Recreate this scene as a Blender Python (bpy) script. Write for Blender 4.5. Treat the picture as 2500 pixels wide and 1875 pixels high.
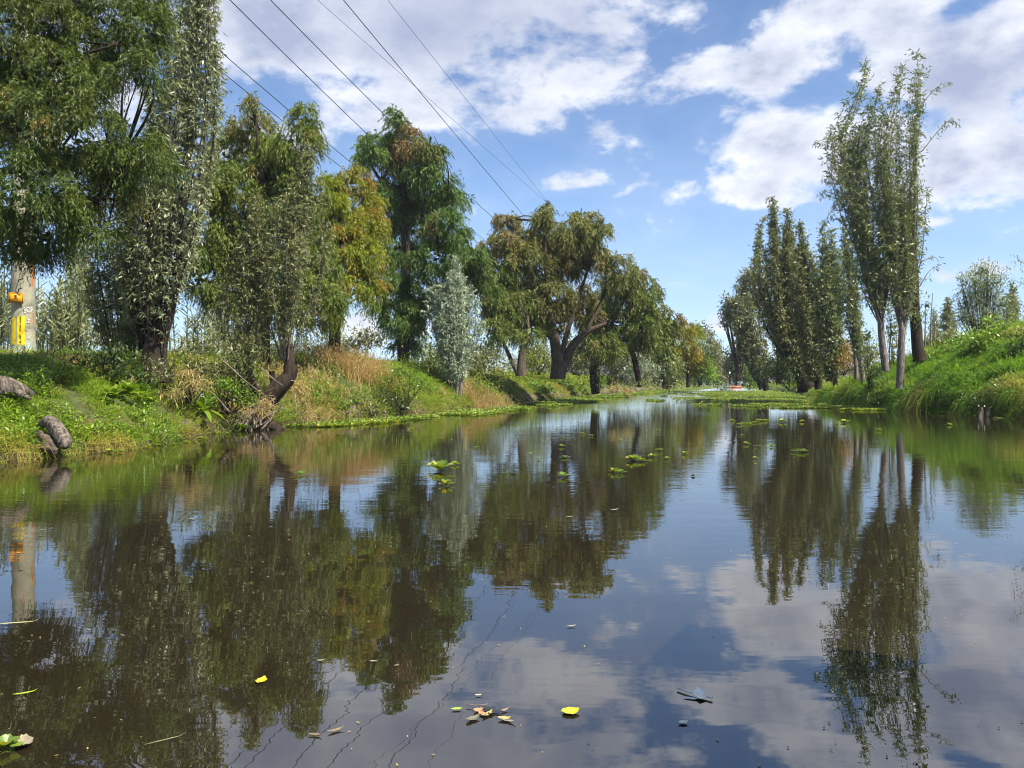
import bpy, math, random
import numpy as np
from mathutils import Vector, Matrix

for o in list(bpy.data.objects): bpy.data.objects.remove(o)
SC = bpy.context.scene
COL = SC.collection
R = np.random.default_rng(7)
random.seed(7)
rad = math.radians
F = 1850.0          # focal length in photo pixels (photo is 2500 wide)
HC = 1.0            # eye height above the water
HORY = 937.0

# ------------------------------------------------------------------ camera
cam = bpy.data.cameras.new('camera'); camo = bpy.data.objects.new('camera', cam); COL.objects.link(camo)
camo.location = (0, 0, HC); camo.rotation_euler = (rad(90), 0, 0)
cam.sensor_width = 36; cam.lens = 36 * F / 2500; cam.clip_start = 0.05; cam.clip_end = 9000
SC.camera = camo

# ------------------------------------------------------------------ light
SUN_AZ, SUN_EL = rad(124), rad(55)       # azimuth clockwise from +Y (view direction)
SUNDIR = Vector((math.sin(SUN_AZ) * math.cos(SUN_EL), math.cos(SUN_AZ) * math.cos(SUN_EL), math.sin(SUN_EL)))
sun = bpy.data.lights.new('sun', 'SUN'); suno = bpy.data.objects.new('sun', sun); COL.objects.link(suno)
sun.energy = 5.0; sun.angle = rad(0.5); sun.color = (1.0, 0.93, 0.80)
suno.rotation_euler = (-SUNDIR).to_track_quat('-Z', 'Y').to_euler()
SC.view_settings.view_transform = 'Standard'; SC.view_settings.look = 'None'
SC.view_settings.exposure = 1.1; SC.view_settings.gamma = 1.0
SC.view_settings.use_curve_mapping = False

SC.cycles.filter_width = 1.1; SC.cycles.use_denoising = True; SC.cycles.max_bounces = 6; SC.cycles.diffuse_bounces = 3; SC.cycles.glossy_bounces = 3
SC.cycles.transmission_bounces = 4; SC.cycles.transparent_max_bounces = 6
SC.cycles.caustics_reflective = False; SC.cycles.caustics_refractive = False

class NB:
    """small node helper"""
    def __init__(s, nt): s.nt = nt; s.n = nt.nodes; s.l = nt.links
    def new(s, t, **k):
        n = s.n.new(t)
        for a, b in k.items(): setattr(n, a, b)
        return n
    def put(s, sock, v):
        if v is None: return
        if hasattr(v, 'links') or isinstance(v, bpy.types.NodeSocket): s.l.new(v, sock)
        else: sock.default_value = v
    def math(s, op, a, b=None, c=None, clamp=False):
        n = s.new('ShaderNodeMath', operation=op); n.use_clamp = clamp
        s.put(n.inputs[0], a); s.put(n.inputs[1], b)
        if c is not None: s.put(n.inputs[2], c)
        return n.outputs[0]
    def vmath(s, op, a, b=None, out=0):
        n = s.new('ShaderNodeVectorMath', operation=op); s.put(n.inputs[0], a)
        if b is not None: s.put(n.inputs[1], b)
        return n.outputs[out]
    def mix(s, f, a, b, typ='RGBA'):
        n = s.new('ShaderNodeMix', data_type=typ)
        ins = [i for i in n.inputs if i.enabled]
        s.put(ins[0], f); s.put(ins[1], a); s.put(ins[2], b)
        return [o for o in n.outputs if o.enabled][0]
    def ramp(s, f, lo, hi, a=0.0, b=1.0, smooth=True):
        n = s.new('ShaderNodeMapRange'); n.interpolation_type = 'SMOOTHSTEP' if smooth else 'LINEAR'
        s.put(n.inputs[0], f); s.put(n.inputs[1], lo); s.put(n.inputs[2], hi); s.put(n.inputs[3], a); s.put(n.inputs[4], b)
        return n.outputs[0]
    def noise(s, vec, scale, detail=4, rough=0.5, out=0, lac=2.0, dist=0.0):
        n = s.new('ShaderNodeTexNoise'); s.put(n.inputs['Vector'], vec); n.inputs['Scale'].default_value = scale
        n.inputs['Detail'].default_value = detail; n.inputs['Roughness'].default_value = rough
        n.inputs['Lacunarity'].default_value = lac; n.inputs['Distortion'].default_value = dist
        return n.outputs[out]

def c4(c): return (c[0], c[1], c[2], 1.0)

# ------------------------------------------------------------------ sky
world = bpy.data.worlds.new('World'); SC.world = world; world.use_nodes = True
wn = NB(world.node_tree); wn.n.clear()
SKY_K = 0.081
def build_sky():
    b = wn
    tc = b.new('ShaderNodeTexCoord').outputs['Generated']
    d = b.vmath('NORMALIZE', tc)
    sky = b.new('ShaderNodeTexSky', sky_type='NISHITA')
    sky.sun_disc = False; sky.sun_elevation = SUN_EL; sky.sun_rotation = SUN_AZ
    sky.altitude = 2200; sky.air_density = 1.0; sky.dust_density = 0.6; sky.ozone_density = 1.6
    skyc = b.vmath('MULTIPLY', sky.outputs[0], (SKY_K * 0.88, SKY_K * 1.03, SKY_K * 1.16))
    sep = b.new('ShaderNodeSeparateXYZ'); b.l.new(d, sep.inputs[0])
    z = b.math('MAXIMUM', sep.outputs[2], 0.0)
    # plane coordinates of a cloud deck
    k = b.math('DIVIDE', 1.5, b.math('ADD', z, 0.75))
    comb = b.new('ShaderNodeCombineXYZ')
    b.l.new(b.math('MULTIPLY', sep.outputs[0], k), comb.inputs[0]); b.l.new(b.math('MULTIPLY', sep.outputs[1], k), comb.inputs[1])
    b.l.new(b.math('MULTIPLY', z, 1.6), comb.inputs[2])
    p = comb.outputs[0]
    n1 = b.noise(p, 4.6, 9, 0.58, dist=0.2)
    n2 = b.noise(p, 11.0, 6, 0.6)
    # cloud masses: centre (photo px), half sizes (px), tilt, weight
    lobes = [
        (700, 40, 560, 210, 0, .95), (1130, 60, 480, 220, -8, 1.0), (1400, 150, 240, 170, 0, .75), (980, 250, 420, 120, 12, .80),
        (1300, 240, 190, 120, 0, .70), (640, 330, 240, 150, 0, .75), (860, 420, 220, 70, 15, .5),
        (560, 620, 200, 120, 0, .45), (250, 240, 300, 200, 0, .7), (200, 760, 200, 120, 0, .55),
        (1370, 440, 150, 50, 5, .85), (1290, 440, 100, 30, 0, .5), (1530, 465, 60, 20, 25, .45),
        (1850, 180, 250, 130, 10, 1.05), (2080, 60, 400, 120, 10, 1.05), (2330, 140, 340, 190, 0, 1.15), (1900, 330, 250, 140, -5, 1.05),
        (2100, 330, 260, 150, 0, 1.0), (1830, 470, 190, 55, -8, 1.0), (2400, 360, 220, 180, 0, 1.05), (2250, 470, 250, 60, 0, .65),
        (1680, 400, 60, 28, 0, .6), (2280, 545, 70, 25, 0, .7), (2420, 660, 130, 50, 0, .75), (1780, 800, 130, 50, -10, .92), (1700, 790, 60, 25, 0, .5),
        (1770, 620, 60, 12, 0, .45),
        (870, 800, 160, 60, 0, .8), (1050, 800, 120, 40, 0, .7), (2500, 560, 120, 60, 0, .5),
    ]
    total = None
    for (px, py, a, c, tilt, w) in lobes:
        v = Vector(((px - 1250) / F, 1.0, (HORY - py) / F)).normalized()
        right = Vector((v.y, -v.x, 0)).normalized(); up = right.cross(v).normalized()
        t = rad(tilt); r2 = right * math.cos(t) + up * math.sin(t); u2 = up * math.cos(t) - right * math.sin(t)
        s = v.y    # pixels shrink with the distance from the picture centre
        r2 = r2 * (F / (a * s)); u2 = u2 * (F / (c * s))
        A = b.vmath('DOT_PRODUCT', b.vmath('SUBTRACT', d, tuple(v)), tuple(r2), out=1)
        B = b.vmath('DOT_PRODUCT', b.vmath('SUBTRACT', d, tuple(v)), tuple(u2), out=1)
        q = b.math('ADD', b.math('MULTIPLY', A, A), b.math('MULTIPLY', B, B))
        g = b.math('MULTIPLY', b.math('EXPONENT', b.math('MULTIPLY', q, -1.1)), w)
        front = b.math('GREATER_THAN', sep.outputs[1], 0.0)
        g = b.math('MULTIPLY', g, front)
        total = g if total is None else b.math('SMOOTH_MAX', total, g, 0.25)
    # elsewhere the deck goes on as broken cloud
    aside = b.ramp(b.math('MAXIMUM', b.math('ABSOLUTE', b.math('DIVIDE', sep.outputs[0], b.math('MAXIMUM', sep.outputs[1], 0.05))),
                          b.math('MULTIPLY', b.math('DIVIDE', z, b.math('MAXIMUM', sep.outputs[1], 0.05)), 1.25)), 0.62, 1.0)
    total = b.math('MAXIMUM', total, b.math('MULTIPLY', aside, 0.46))
    fld = b.math('ADD', total, b.math('MULTIPLY', b.math('SUBTRACT', n1, 0.5), 2.3))
    fld = b.math('ADD', fld, b.math('MULTIPLY', b.math('SUBTRACT', n2, 0.5), 0.9))
    dens = b.ramp(fld, 0.40, 0.80)
    thick = b.ramp(fld, 0.50, 1.45)
    n3 = b.noise(p, 7.0, 8, 0.6)
    lit = b.ramp(b.math('ADD', b.math('MULTIPLY', thick, -0.50), b.math('MULTIPLY', n3, 2.2)), 0.35, 1.25, smooth=False)
    sh = None
    for (px, py, a, c, w) in [(1120, 60, 430, 150, .75), (620, 20, 200, 100, .4), (2380, 240, 170, 90, .45), (2060, 110, 200, 40, .35), (2080, 400, 200, 40, .35)]:
        v = Vector(((px - 1250) / F, 1.0, (HORY - py) / F)).normalized(); rt = Vector((v.y, -v.x, 0)).normalized(); up = rt.cross(v).normalized()
        A = b.vmath('DOT_PRODUCT', b.vmath('SUBTRACT', d, tuple(v)), tuple(rt * (F / (a * v.y))), out=1); B = b.vmath('DOT_PRODUCT', b.vmath('SUBTRACT', d, tuple(v)), tuple(up * (F / (c * v.y))), out=1)
        g = b.math('MULTIPLY', b.math('EXPONENT', b.math('MULTIPLY', b.math('ADD', b.math('MULTIPLY', A, A), b.math('MULTIPLY', B, B)), -1.0)), w)
        sh = g if sh is None else b.math('MAXIMUM', sh, g)
    lit = b.math('MULTIPLY', lit, b.math('SUBTRACT', 1.0, sh))
    cc = b.mix(lit, (0.215, 0.245, 0.335, 1), (0.52, 0.53, 0.56, 1))
    # thin veil
    veil = b.math('MULTIPLY', b.ramp(fld, 0.0, 0.5), 0.08)
    f = b.math('MULTIPLY', b.math('MAXIMUM', dens, veil), b.ramp(z, -0.01, 0.02))
    f = b.math('MULTIPLY', f, 0.95)
    # pale band of haze at the horizon
    hz = b.math('MULTIPLY', b.ramp(z, 0.40, 0.0), 0.55)
    base = b.mix(hz, skyc, (0.30, 0.40, 0.54, 1))
    col = b.mix(f, base, cc)
    bg = b.new('ShaderNodeBackground'); b.l.new(col, bg.inputs[0]); bg.inputs[1].default_value = 1.0
    out = b.new('ShaderNodeOutputWorld'); b.l.new(bg.outputs[0], out.inputs[0])
build_sky()
world.cycles.sampling_method = 'MANUAL'; world.cycles.sample_map_resolution = 512

# ------------------------------------------------------------------ helpers
def W(px, py, Y):
    return np.array([(px - 1250) / F * Y, Y, HC + (HORY - py) / F * Y])

def tag(o, label=None, cat=None, group=None, kind=None):
    if label: o['label'] = label
    if cat: o['category'] = cat
    if group: o['group'] = group
    if kind: o['kind'] = kind
    return o

def empty(name, loc):
    o = bpy.data.objects.new(name, None); COL.objects.link(o); o.location = loc; o.empty_display_size = .2
    return o

class Acc:
    """collects vertices and polygons with numpy"""
    def __init__(s): s.v = []; s.f = []; s.nv = 0; s.t = []; s.a = []
    def add(s, verts, faces, tint=None, acc=None):
        verts = np.asarray(verts, np.float32).reshape(-1, 3); faces = np.asarray(faces, np.int32)
        if len(faces) == 0: return
        s.v.append(verts); s.f.append(faces + s.nv); s.nv += len(verts)
        n = len(faces)
        s.t.append(np.broadcast_to(np.asarray(0.5 if tint is None else tint, np.float32), (n,)).copy())
        s.a.append(np.broadcast_to(np.asarray(0.0 if acc is None else acc, np.float32), (n,)).copy())
    def mesh(s, name, mat, smooth=False):
        me = bpy.data.meshes.new(name)
        if not s.v: return me
        V = np.concatenate(s.v); me.vertices.add(len(V)); me.vertices.foreach_set('co', V.ravel())
        loops = np.concatenate([f.ravel() for f in s.f]); cnt = np.concatenate([np.full(len(f), f.shape[1], np.int32) for f in s.f])
        starts = np.concatenate([[0], np.cumsum(cnt)[:-1]]).astype(np.int32)
        me.loops.add(len(loops)); me.loops.foreach_set('vertex_index', loops)
        me.polygons.add(len(cnt)); me.polygons.foreach_set('loop_start', starts)
        if smooth: me.polygons.foreach_set('use_smooth', np.ones(len(cnt), bool))
        me.update(calc_edges=True)
        at = me.attributes.new('tint', 'FLOAT', 'FACE'); at.data.foreach_set('value', np.concatenate(s.t))
        aa = me.attributes.new('accent', 'FLOAT', 'FACE'); aa.data.foreach_set('value', np.concatenate(s.a))
        for m in (mat if isinstance(mat, (list, tuple)) else [mat]): me.materials.append(m)
        return me
    def obj(s, name, mat, parent=None, smooth=False, kind=None):
        me = s.mesh(name, mat, smooth); o = bpy.data.objects.new(name, me); COL.objects.link(o)
        if parent is not None:
            o.parent = parent; o.matrix_parent_inverse = Matrix.Translation(parent.location).inverted()
        if kind: o['kind'] = kind
        return o

TRI = [0]
def nrm(v): return v / np.maximum(np.linalg.norm(v, axis=-1, keepdims=True), 1e-9)
def rand_unit(n):
    return nrm(R.normal(size=(n, 3)))
def hash2(ix, iy, s=0):
    h = np.sin(ix * 127.1 + iy * 311.7 + s * 74.7) * 43758.5453
    return h - np.floor(h)
def vn(x, y, s=0):
    x = np.asarray(x, float); y = np.asarray(y, float)
    ix, iy = np.floor(x), np.floor(y); fx, fy = x - ix, y - iy
    fx = fx * fx * (3 - 2 * fx); fy = fy * fy * (3 - 2 * fy)
    a, b_, c, d = hash2(ix, iy, s), hash2(ix + 1, iy, s), hash2(ix, iy + 1, s), hash2(ix + 1, iy + 1, s)
    return (a * (1 - fx) + b_ * fx) * (1 - fy) + (c * (1 - fx) + d * fx) * fy
def fbm(x, y, s=0, o=4):
    r = 0; a = 0.5
    for i in range(o): r = r + a * vn(np.asarray(x) * 2 ** i, np.asarray(y) * 2 ** i, s + i); a /= 2
    return r / (1 - 0.5 ** o)

def leaf_quads(A, P, D, S, L, Wd, tint, accent=None, mid=0.42, fold=None):
    n = len(P); L = np.broadcast_to(np.asarray(L, float), (n,))[:, None]; Wd = np.broadcast_to(np.asarray(Wd, float), (n,))[:, None]
    m = P + D * L * mid
    v = np.stack([P, m + S * Wd * .5, P + D * L, m - S * Wd * .5], 1)
    if fold is not None: v[:, 2] += fold
    A.add(v, np.arange(n * 4).reshape(n, 4), tint, accent); TRI[0] += 2 * n
def leaf_tris(A, P, D, S, L, Wd, tint, accent=None):
    n = len(P); L = np.broadcast_to(np.asarray(L, float), (n,))[:, None]; Wd = np.broadcast_to(np.asarray(Wd, float), (n,))[:, None]
    v = np.stack([P + S * Wd * .5, P + D * L, P - S * Wd * .5], 1)
    A.add(v, np.arange(n * 3).reshape(n, 3), tint, accent); TRI[0] += n
def blade(A, P, D0, L, Wd, droop, tint, accent=None, lean=None):
    """curved grass blade, three triangles: base quad + tip"""
    n = len(P)
    if n == 0: return
    L = np.broadcast_to(np.asarray(L, float), (n,))[:, None]; Wd = np.broadcast_to(np.asarray(Wd, float), (n,))[:, None]
    dr = np.broadcast_to(np.asarray(droop, float), (n,))[:, None]
    S = nrm(np.cross(D0, rand_unit(n)))
    g = np.array([0, 0, -1.0])
    p1 = P + D0 * L * .55 + g * dr * L * .12; p2 = P + D0 * L * .95 + g * dr * L * .55
    v = np.stack([P - S * Wd * .5, P + S * Wd * .5, p1 + S * Wd * .42, p1 - S * Wd * .42, p2], 1)
    base = np.arange(n)[:, None] * 5
    A.add(v, (base + np.array([0, 1, 2, 3])), tint, accent)
    A.f.append((base + np.array([3, 2, 4])).astype(np.int32) + (A.nv - n * 5))
    A.t.append(A.t[-1].copy()); A.a.append(A.a[-1].copy()); TRI[0] += 3 * n

def tube(A, pts, rads, sides=6, tint=0.5, cap=False, wob=0.0):
    pts = np.asarray(pts, float); k = len(pts)
    rads = np.broadcast_to(np.asarray(rads, float), (k,))
    T = np.gradient(pts, axis=0); T = nrm(T)
    ref = np.array([1.0, 0.13, 0.07]) if abs(T[:, 0]).mean() < .8 else np.array([0.1, 0.2, 1.0])
    N = nrm(np.cross(T, ref)); B = np.cross(T, N)
    a = np.arange(sides) * 2 * np.pi / sides
    wv = 0
    if wob:
        kk = max(3, k // 7); g = R.normal(size=(kk, sides)); ti = np.linspace(0, kk - 1.001, k); i0 = ti.astype(int); fr_ = (ti - i0)[:, None]
        wv = (wob * (g[i0] * (1 - fr_) + g[i0 + 1] * fr_))[:, :, None]
    rr = rads[:, None, None] * (1 + wv)
    ring = pts[:, None, :] + rr * (np.cos(a)[None, :, None] * N[:, None, :] + np.sin(a)[None, :, None] * B[:, None, :])
    i = np.arange(k - 1)[:, None] * sides; j = np.arange(sides)[None, :]; j2 = (j + 1) % sides
    f = np.stack([i + j, i + j2, i + sides + j2, i + sides + j], -1).reshape(-1, 4)
    A.add(ring.reshape(-1, 3), f, tint); TRI[0] += 2 * len(f)
    if cap:
        for e, r0 in ((0, 0), (k - 1, (k - 1) * sides)):
            c = np.concatenate([ring[e], pts[e][None]]); jj = np.arange(sides)
            A.add(c, np.stack([jj, (jj + 1) % sides, np.full(sides, sides)], -1), tint)

def spline(pts, n=12):
    pts = np.asarray(pts, float)
    if len(pts) == 2: return pts[0] + (pts[1] - pts[0]) * np.linspace(0, 1, n)[:, None]
    P = np.vstack([2 * pts[0] - pts[1], pts, 2 * pts[-1] - pts[-2]]); out = []
    segs = len(pts) - 1; per = max(2, n // segs)
    for i in range(segs):
        p0, p1, p2, p3 = P[i:i + 4]
        for t in np.linspace(0, 1, per, endpoint=(i == segs - 1)):
            out.append(.5 * ((2 * p1) + (-p0 + p2) * t + (2 * p0 - 5 * p1 + 4 * p2 - p3) * t * t + (-p0 + 3 * p1 - 3 * p2 + p3) * t ** 3))
    return np.array(out)

# ------------------------------------------------------------------ materials
def mat_new(name):
    m = bpy.data.materials.new(name); m.use_nodes = True; nb = NB(m.node_tree); nb.n.clear()
    return m, nb
def leaf_mat(name, a, b_, accent, trans=0.3, rough=0.5, spec=0.4, trcol=None, scale=0.9):
    m, b = mat_new(name)
    t = b.new('ShaderNodeAttribute', attribute_name='tint').outputs['Fac']
    ac = b.new('ShaderNodeAttribute', attribute_name='accent').outputs['Fac']
    pos = b.new('ShaderNodeNewGeometry').outputs['Position']
    nz = b.noise(pos, scale, 3, 0.6)
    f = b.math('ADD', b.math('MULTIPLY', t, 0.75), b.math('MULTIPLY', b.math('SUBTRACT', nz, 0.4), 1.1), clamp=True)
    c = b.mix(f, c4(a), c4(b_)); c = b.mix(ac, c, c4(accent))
    pr = b.new('ShaderNodeBsdfPrincipled'); b.l.new(c, pr.inputs['Base Color']); pr.inputs['Roughness'].default_value = rough
    pr.inputs['Specular IOR Level'].default_value = spec
    tr = b.new('ShaderNodeBsdfTranslucent')
    tc = b.vmath('MULTIPLY', c, trcol or (1.35, 1.25, 0.55)); b.l.new(tc, tr.inputs[0])
    mx = b.new('ShaderNodeMixShader'); mx.inputs[0].default_value = trans
    b.l.new(pr.outputs[0], mx.inputs[1]); b.l.new(tr.outputs[0], mx.inputs[2])
    o = b.new('ShaderNodeOutputMaterial'); b.l.new(mx.outputs[0], o.inputs[0])
    return m
def bark_mat(name, a, b_, scale=6, bump=0.6):
    m, b = mat_new(name)
    pos = b.new('ShaderNodeNewGeometry').outputs['Position']
    st = b.vmath('MULTIPLY', pos, (1, 1, 0.28))
    n = b.noise(st, scale * 2.2, 8, 0.7)
    n2 = b.noise(pos, scale * .3, 3, 0.5)
    c = b.mix(b.ramp(n, .35, .68), c4(a), c4(b_)); c = b.mix(b.math('MULTIPLY', n2, .5), c, c4([x * .5 for x in a]))
    pr = b.new('ShaderNodeBsdfPrincipled'); b.l.new(c, pr.inputs['Base Color']); pr.inputs['Roughness'].default_value = .9
    pr.inputs['Specular IOR Level'].default_value = .15
    bp = b.new('ShaderNodeBump'); bp.inputs['Strength'].default_value = bump; bp.inputs['Distance'].default_value = .04
    b.l.new(n, bp.inputs['Height']); b.l.new(bp.outputs[0], pr.inputs['Normal'])
    o = b.new('ShaderNodeOutputMaterial'); b.l.new(pr.outputs[0], o.inputs[0])
    return m
def flat_mat(name, col, rough=.6, spec=.3, noise=0.25, scale=8, col2=None, metallic=0, bump=0):
    m, b = mat_new(name)
    pos = b.new('ShaderNodeTexCoord').outputs['Object']
    n = b.noise(pos, scale, 6, .6)
    c2 = col2 or [x * (1 - noise) for x in col]
    c = b.mix(b.ramp(n, .35, .65), c4(col), c4(c2))
    pr = b.new('ShaderNodeBsdfPrincipled'); b.l.new(c, pr.inputs['Base Color']); pr.inputs['Roughness'].default_value = rough
    pr.inputs['Specular IOR Level'].default_value = spec; pr.inputs['Metallic'].default_value = metallic
    if bump:
        bp = b.new('ShaderNodeBump'); bp.inputs['Strength'].default_value = bump; bp.inputs['Distance'].default_value = .02
        b.l.new(n, bp.inputs['Height']); b.l.new(bp.outputs[0], pr.inputs['Normal'])
    o = b.new('ShaderNodeOutputMaterial'); b.l.new(pr.outputs[0], o.inputs[0])
    return m

M = {}
M['cyp_near'] = leaf_mat('cypress_near', (0.020, 0.048, 0.008), (0.135, 0.185, 0.020), (.30, .20, .05), .30)
M['cyp_dark'] = leaf_mat('cypress_green', (0.04, 0.095, 0.014), (0.135, 0.215, 0.03), (.30, .13, .07), .28)
M['cyp_olive'] = leaf_mat('cypress_olive', (0.058, 0.105, 0.016), (0.215, 0.26, 0.038), (.26, .18, .07), .28)
M['cyp_yellow'] = leaf_mat('cypress_yellow', (0.11, 0.16, 0.012), (0.32, 0.36, 0.02), (.34, .17, .03), .36)
M['cyp_brown'] = leaf_mat('cypress_brown', (0.085, 0.110, 0.022), (0.225, 0.235, 0.05), (.25, .17, .06), .28)
M['wil_silver'] = leaf_mat('willow_silver', (0.135, 0.165, 0.075), (0.33, 0.355, 0.19), (.20, .22, .05), .22, rough=.42, spec=.6)
M['wil_olive'] = leaf_mat('willow_olive', (0.090, 0.120, 0.045), (0.265, 0.280, 0.115), (.22, .20, .05), .25, rough=.45, spec=.5)
M['wil_green'] = leaf_mat('willow_green', (0.085, 0.130, 0.040), (0.250, 0.290, 0.115), (.22, .20, .03), .25, rough=.42, spec=.6)
M['wil_pale'] = leaf_mat('willow_pale', (0.19, 0.25, 0.16), (0.36, 0.42, 0.30), (.20, .22, .1), .2, rough=.42, spec=.6)
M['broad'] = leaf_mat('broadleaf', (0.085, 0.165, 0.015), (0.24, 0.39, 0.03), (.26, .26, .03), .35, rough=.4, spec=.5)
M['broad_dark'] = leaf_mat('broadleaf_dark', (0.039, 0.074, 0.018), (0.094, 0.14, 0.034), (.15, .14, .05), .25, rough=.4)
M['broad_grey'] = leaf_mat('broadleaf_grey', (0.094, 0.11, 0.045), (0.235, 0.243, 0.095), (.25, .22, .1), .25)
M['grass'] = leaf_mat('grass_green', (0.075, 0.17, 0.01), (0.26, 0.39, 0.018), (.38, .28, .085), .40, rough=.5, spec=.3, scale=1.3)
M['grass_right'] = leaf_mat('grass_lush', (0.063, 0.155, 0.008), (0.182, 0.351, 0.014), (.33, .26, .08), .42, rough=.5, spec=.3, scale=.8)
M['straw'] = leaf_mat('straw', (.30, .24, .09), (.52, .43, .18), (.42, .20, .08), .3)
M['pad'] = leaf_mat('lettuce', (0.075, 0.150, 0.016), (0.230, 0.310, 0.050), (.50, .47, .05), .35, rough=.35, spec=.5, scale=2)
M['bark'] = bark_mat('bark_brown', (.055, .040, .030), (.16, .125, .095))
M['bark_dark'] = bark_mat('bark_dark', (.028, .020, .015), (.075, .056, .042))
M['bark_grey'] = bark_mat('bark_grey', (.10, .08, .065), (.36, .31, .27), 8)
M['bark_log'] = bark_mat('log_wood', (.040, .030, .024), (.33, .28, .23), 9, 1.0)
M['twig'] = bark_mat('twig_dry', (.14, .11, .085), (.34, .29, .23), 8, .2)

# terrain material
def terrain_mat():
    m, b = mat_new('soil_and_grass')
    pos = b.new('ShaderNodeNewGeometry').outputs['Position']
    n = b.noise(pos, 1.7, 8, .65); n2 = b.noise(pos, .35, 4, .5)
    soil = b.mix(b.ramp(n, .35, .65), (.050, .036, .025, 1), (.17, .125, .085, 1))
    gr = b.mix(b.ramp(n, .3, .7), (.030, .055, .012, 1), (.085, .115, .025, 1))
    z = b.new('ShaderNodeSeparateXYZ'); b.l.new(pos, z.inputs[0])
    f = b.math('MULTIPLY', b.ramp(b.math('ADD', z.outputs[2], b.math('MULTIPLY', n2, .6)), .5, 1.1), .8)
    c = b.mix(f, soil, gr)
    wet = b.ramp(z.outputs[2], .35, .0); c = b.mix(b.math('MULTIPLY', wet, .75), c, (.022, .017, .012, 1))
    pr = b.new('ShaderNodeBsdfPrincipled'); b.l.new(c, pr.inputs['Base Color']); pr.inputs['Roughness'].default_value = .95
    pr.inputs['Specular IOR Level'].default_value = .2
    bp = b.new('ShaderNodeBump'); bp.inputs['Strength'].default_value = .8; bp.inputs['Distance'].default_value = .06
    b.l.new(n, bp.inputs['Height']); b.l.new(bp.outputs[0], pr.inputs['Normal'])
    o = b.new('ShaderNodeOutputMaterial'); b.l.new(pr.outputs[0], o.inputs[0])
    return m
def water_mat():
    m, b = mat_new('canal_water')
    pos = b.new('ShaderNodeNewGeometry').outputs['Position']
    sp = b.new('ShaderNodeSeparateXYZ'); b.l.new(pos, sp.inputs[0])
    Yc = sp.outputs[1]
    # slow undulation (long crests across the view) and fine ripples in patches
    v1 = b.vmath('MULTIPLY', pos, (0.55, 1.25, 0)); n1 = b.noise(v1, 1.3, 2, .45)
    v2 = b.vmath('MULTIPLY', pos, (1.0, 2.6, 0)); n2 = b.noise(v2, 3.4, 2, .5)
    v3 = b.vmath('MULTIPLY', pos, (1.3, 3.2, 0)); n3 = b.noise(v3, 9.0, 1, .5)
    patch = b.ramp(b.noise(b.vmath('MULTIPLY', pos, (.25, .12, 0)), 1.0, 3, .5), .40, .62)
    near = b.ramp(Yc, 3.5, 7.5)
    h = b.math('MULTIPLY', n1, 0.010)
    h = b.math('ADD', h, b.math('MULTIPLY', b.math('MULTIPLY', n2, .0034), b.math('ADD', .35, b.math('MULTIPLY', near, .75))))
    h = b.math('ADD', h, b.math('MULTIPLY', b.math('MULTIPLY', n3, .0018), b.math('MULTIPLY', b.math('ADD', .15, near), b.math('ADD', .2, patch))))
    bp = b.new('ShaderNodeBump'); bp.inputs['Strength'].default_value = 1.0; bp.inputs['Distance'].default_value = 0.30
    b.l.new(h, bp.inputs['Height'])
    mur = b.noise(pos, .5, 4, .6)
    c = b.mix(mur, (.0135, .0110, .0055, 1), (.018, .0145, .0080, 1))
    df = b.new('ShaderNodeBsdfDiffuse'); b.l.new(c, df.inputs[0])
    gl = b.new('ShaderNodeBsdfGlossy'); gl.inputs['Roughness'].default_value = 0.0; gl.inputs['Color'].default_value = (1, 1, 1, 1)
    b.l.new(bp.outputs[0], gl.inputs['Normal'])
    fr = b.new('ShaderNodeFresnel'); fr.inputs[0].default_value = 2.6; b.l.new(bp.outputs[0], fr.inputs['Normal'])
    mx = b.new('ShaderNodeMixShader'); b.l.new(fr.outputs[0], mx.inputs[0])
    b.l.new(df.outputs[0], mx.inputs[1]); b.l.new(gl.outputs[0], mx.inputs[2])
    o = b.new('ShaderNodeOutputMaterial'); b.l.new(mx.outputs[0], o.inputs[0])
    return m
M['soil'] = terrain_mat(); M['water'] = water_mat()

# ------------------------------------------------------------------ terrain
LY = np.array([-60, 0, 9.6, 10.8, 11.9, 14.6, 17.0, 18.2, 21.5, 26.8, 46, 64, 103, 180, 264, 620, 2500])
LX = np.array([-9, -7.4, -6.6, -6.2, -5.8, -6.1, -5.9, -5.3, -3.5, -2.1, 2.65, 7.2, 18.4, 41, 65, 173, 173])
RY = np.array([-60, 0, 22, 30.3, 37, 50, 74, 110, 185, 280, 620, 2500])
RX = np.array([14, 14.5, 14.9, 14.5, 15.5, 20.2, 27.5, 38, 61, 85, 178, 178])
def XL(Y): return np.interp(Y, LY, LX)
def XR(Y): return np.interp(Y, RY, RX)
def ss(x): x = np.clip(x, 0, 1); return x * x * (3 - 2 * x)
def HL(x, y):
    d = (XL(y) - x) * .96
    top = 1.50 + .15 * fbm(x * .3, y * .3, 3) + .5 * np.exp(-((y - 30) / 9) ** 2) * .4
    h = np.where(d < 0, -.7 * ss(-d / 1.0) - .02, 0.10 * ss(d / .15) + top * (1 - np.exp(-np.maximum(d, 0) / np.interp(y, [0, 11.5, 13, 15, 18], [3.0, 3.0, 2.2, 1.6, 1.35]))))
    h = h + np.where(d > 0, 1, 0) * (fbm(x * 1.1, y * 1.1, 5) - .5) * .45 * ss(d / .6)
    h = h + 1.2 * ss((d - 150) / 800)
    return h
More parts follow.
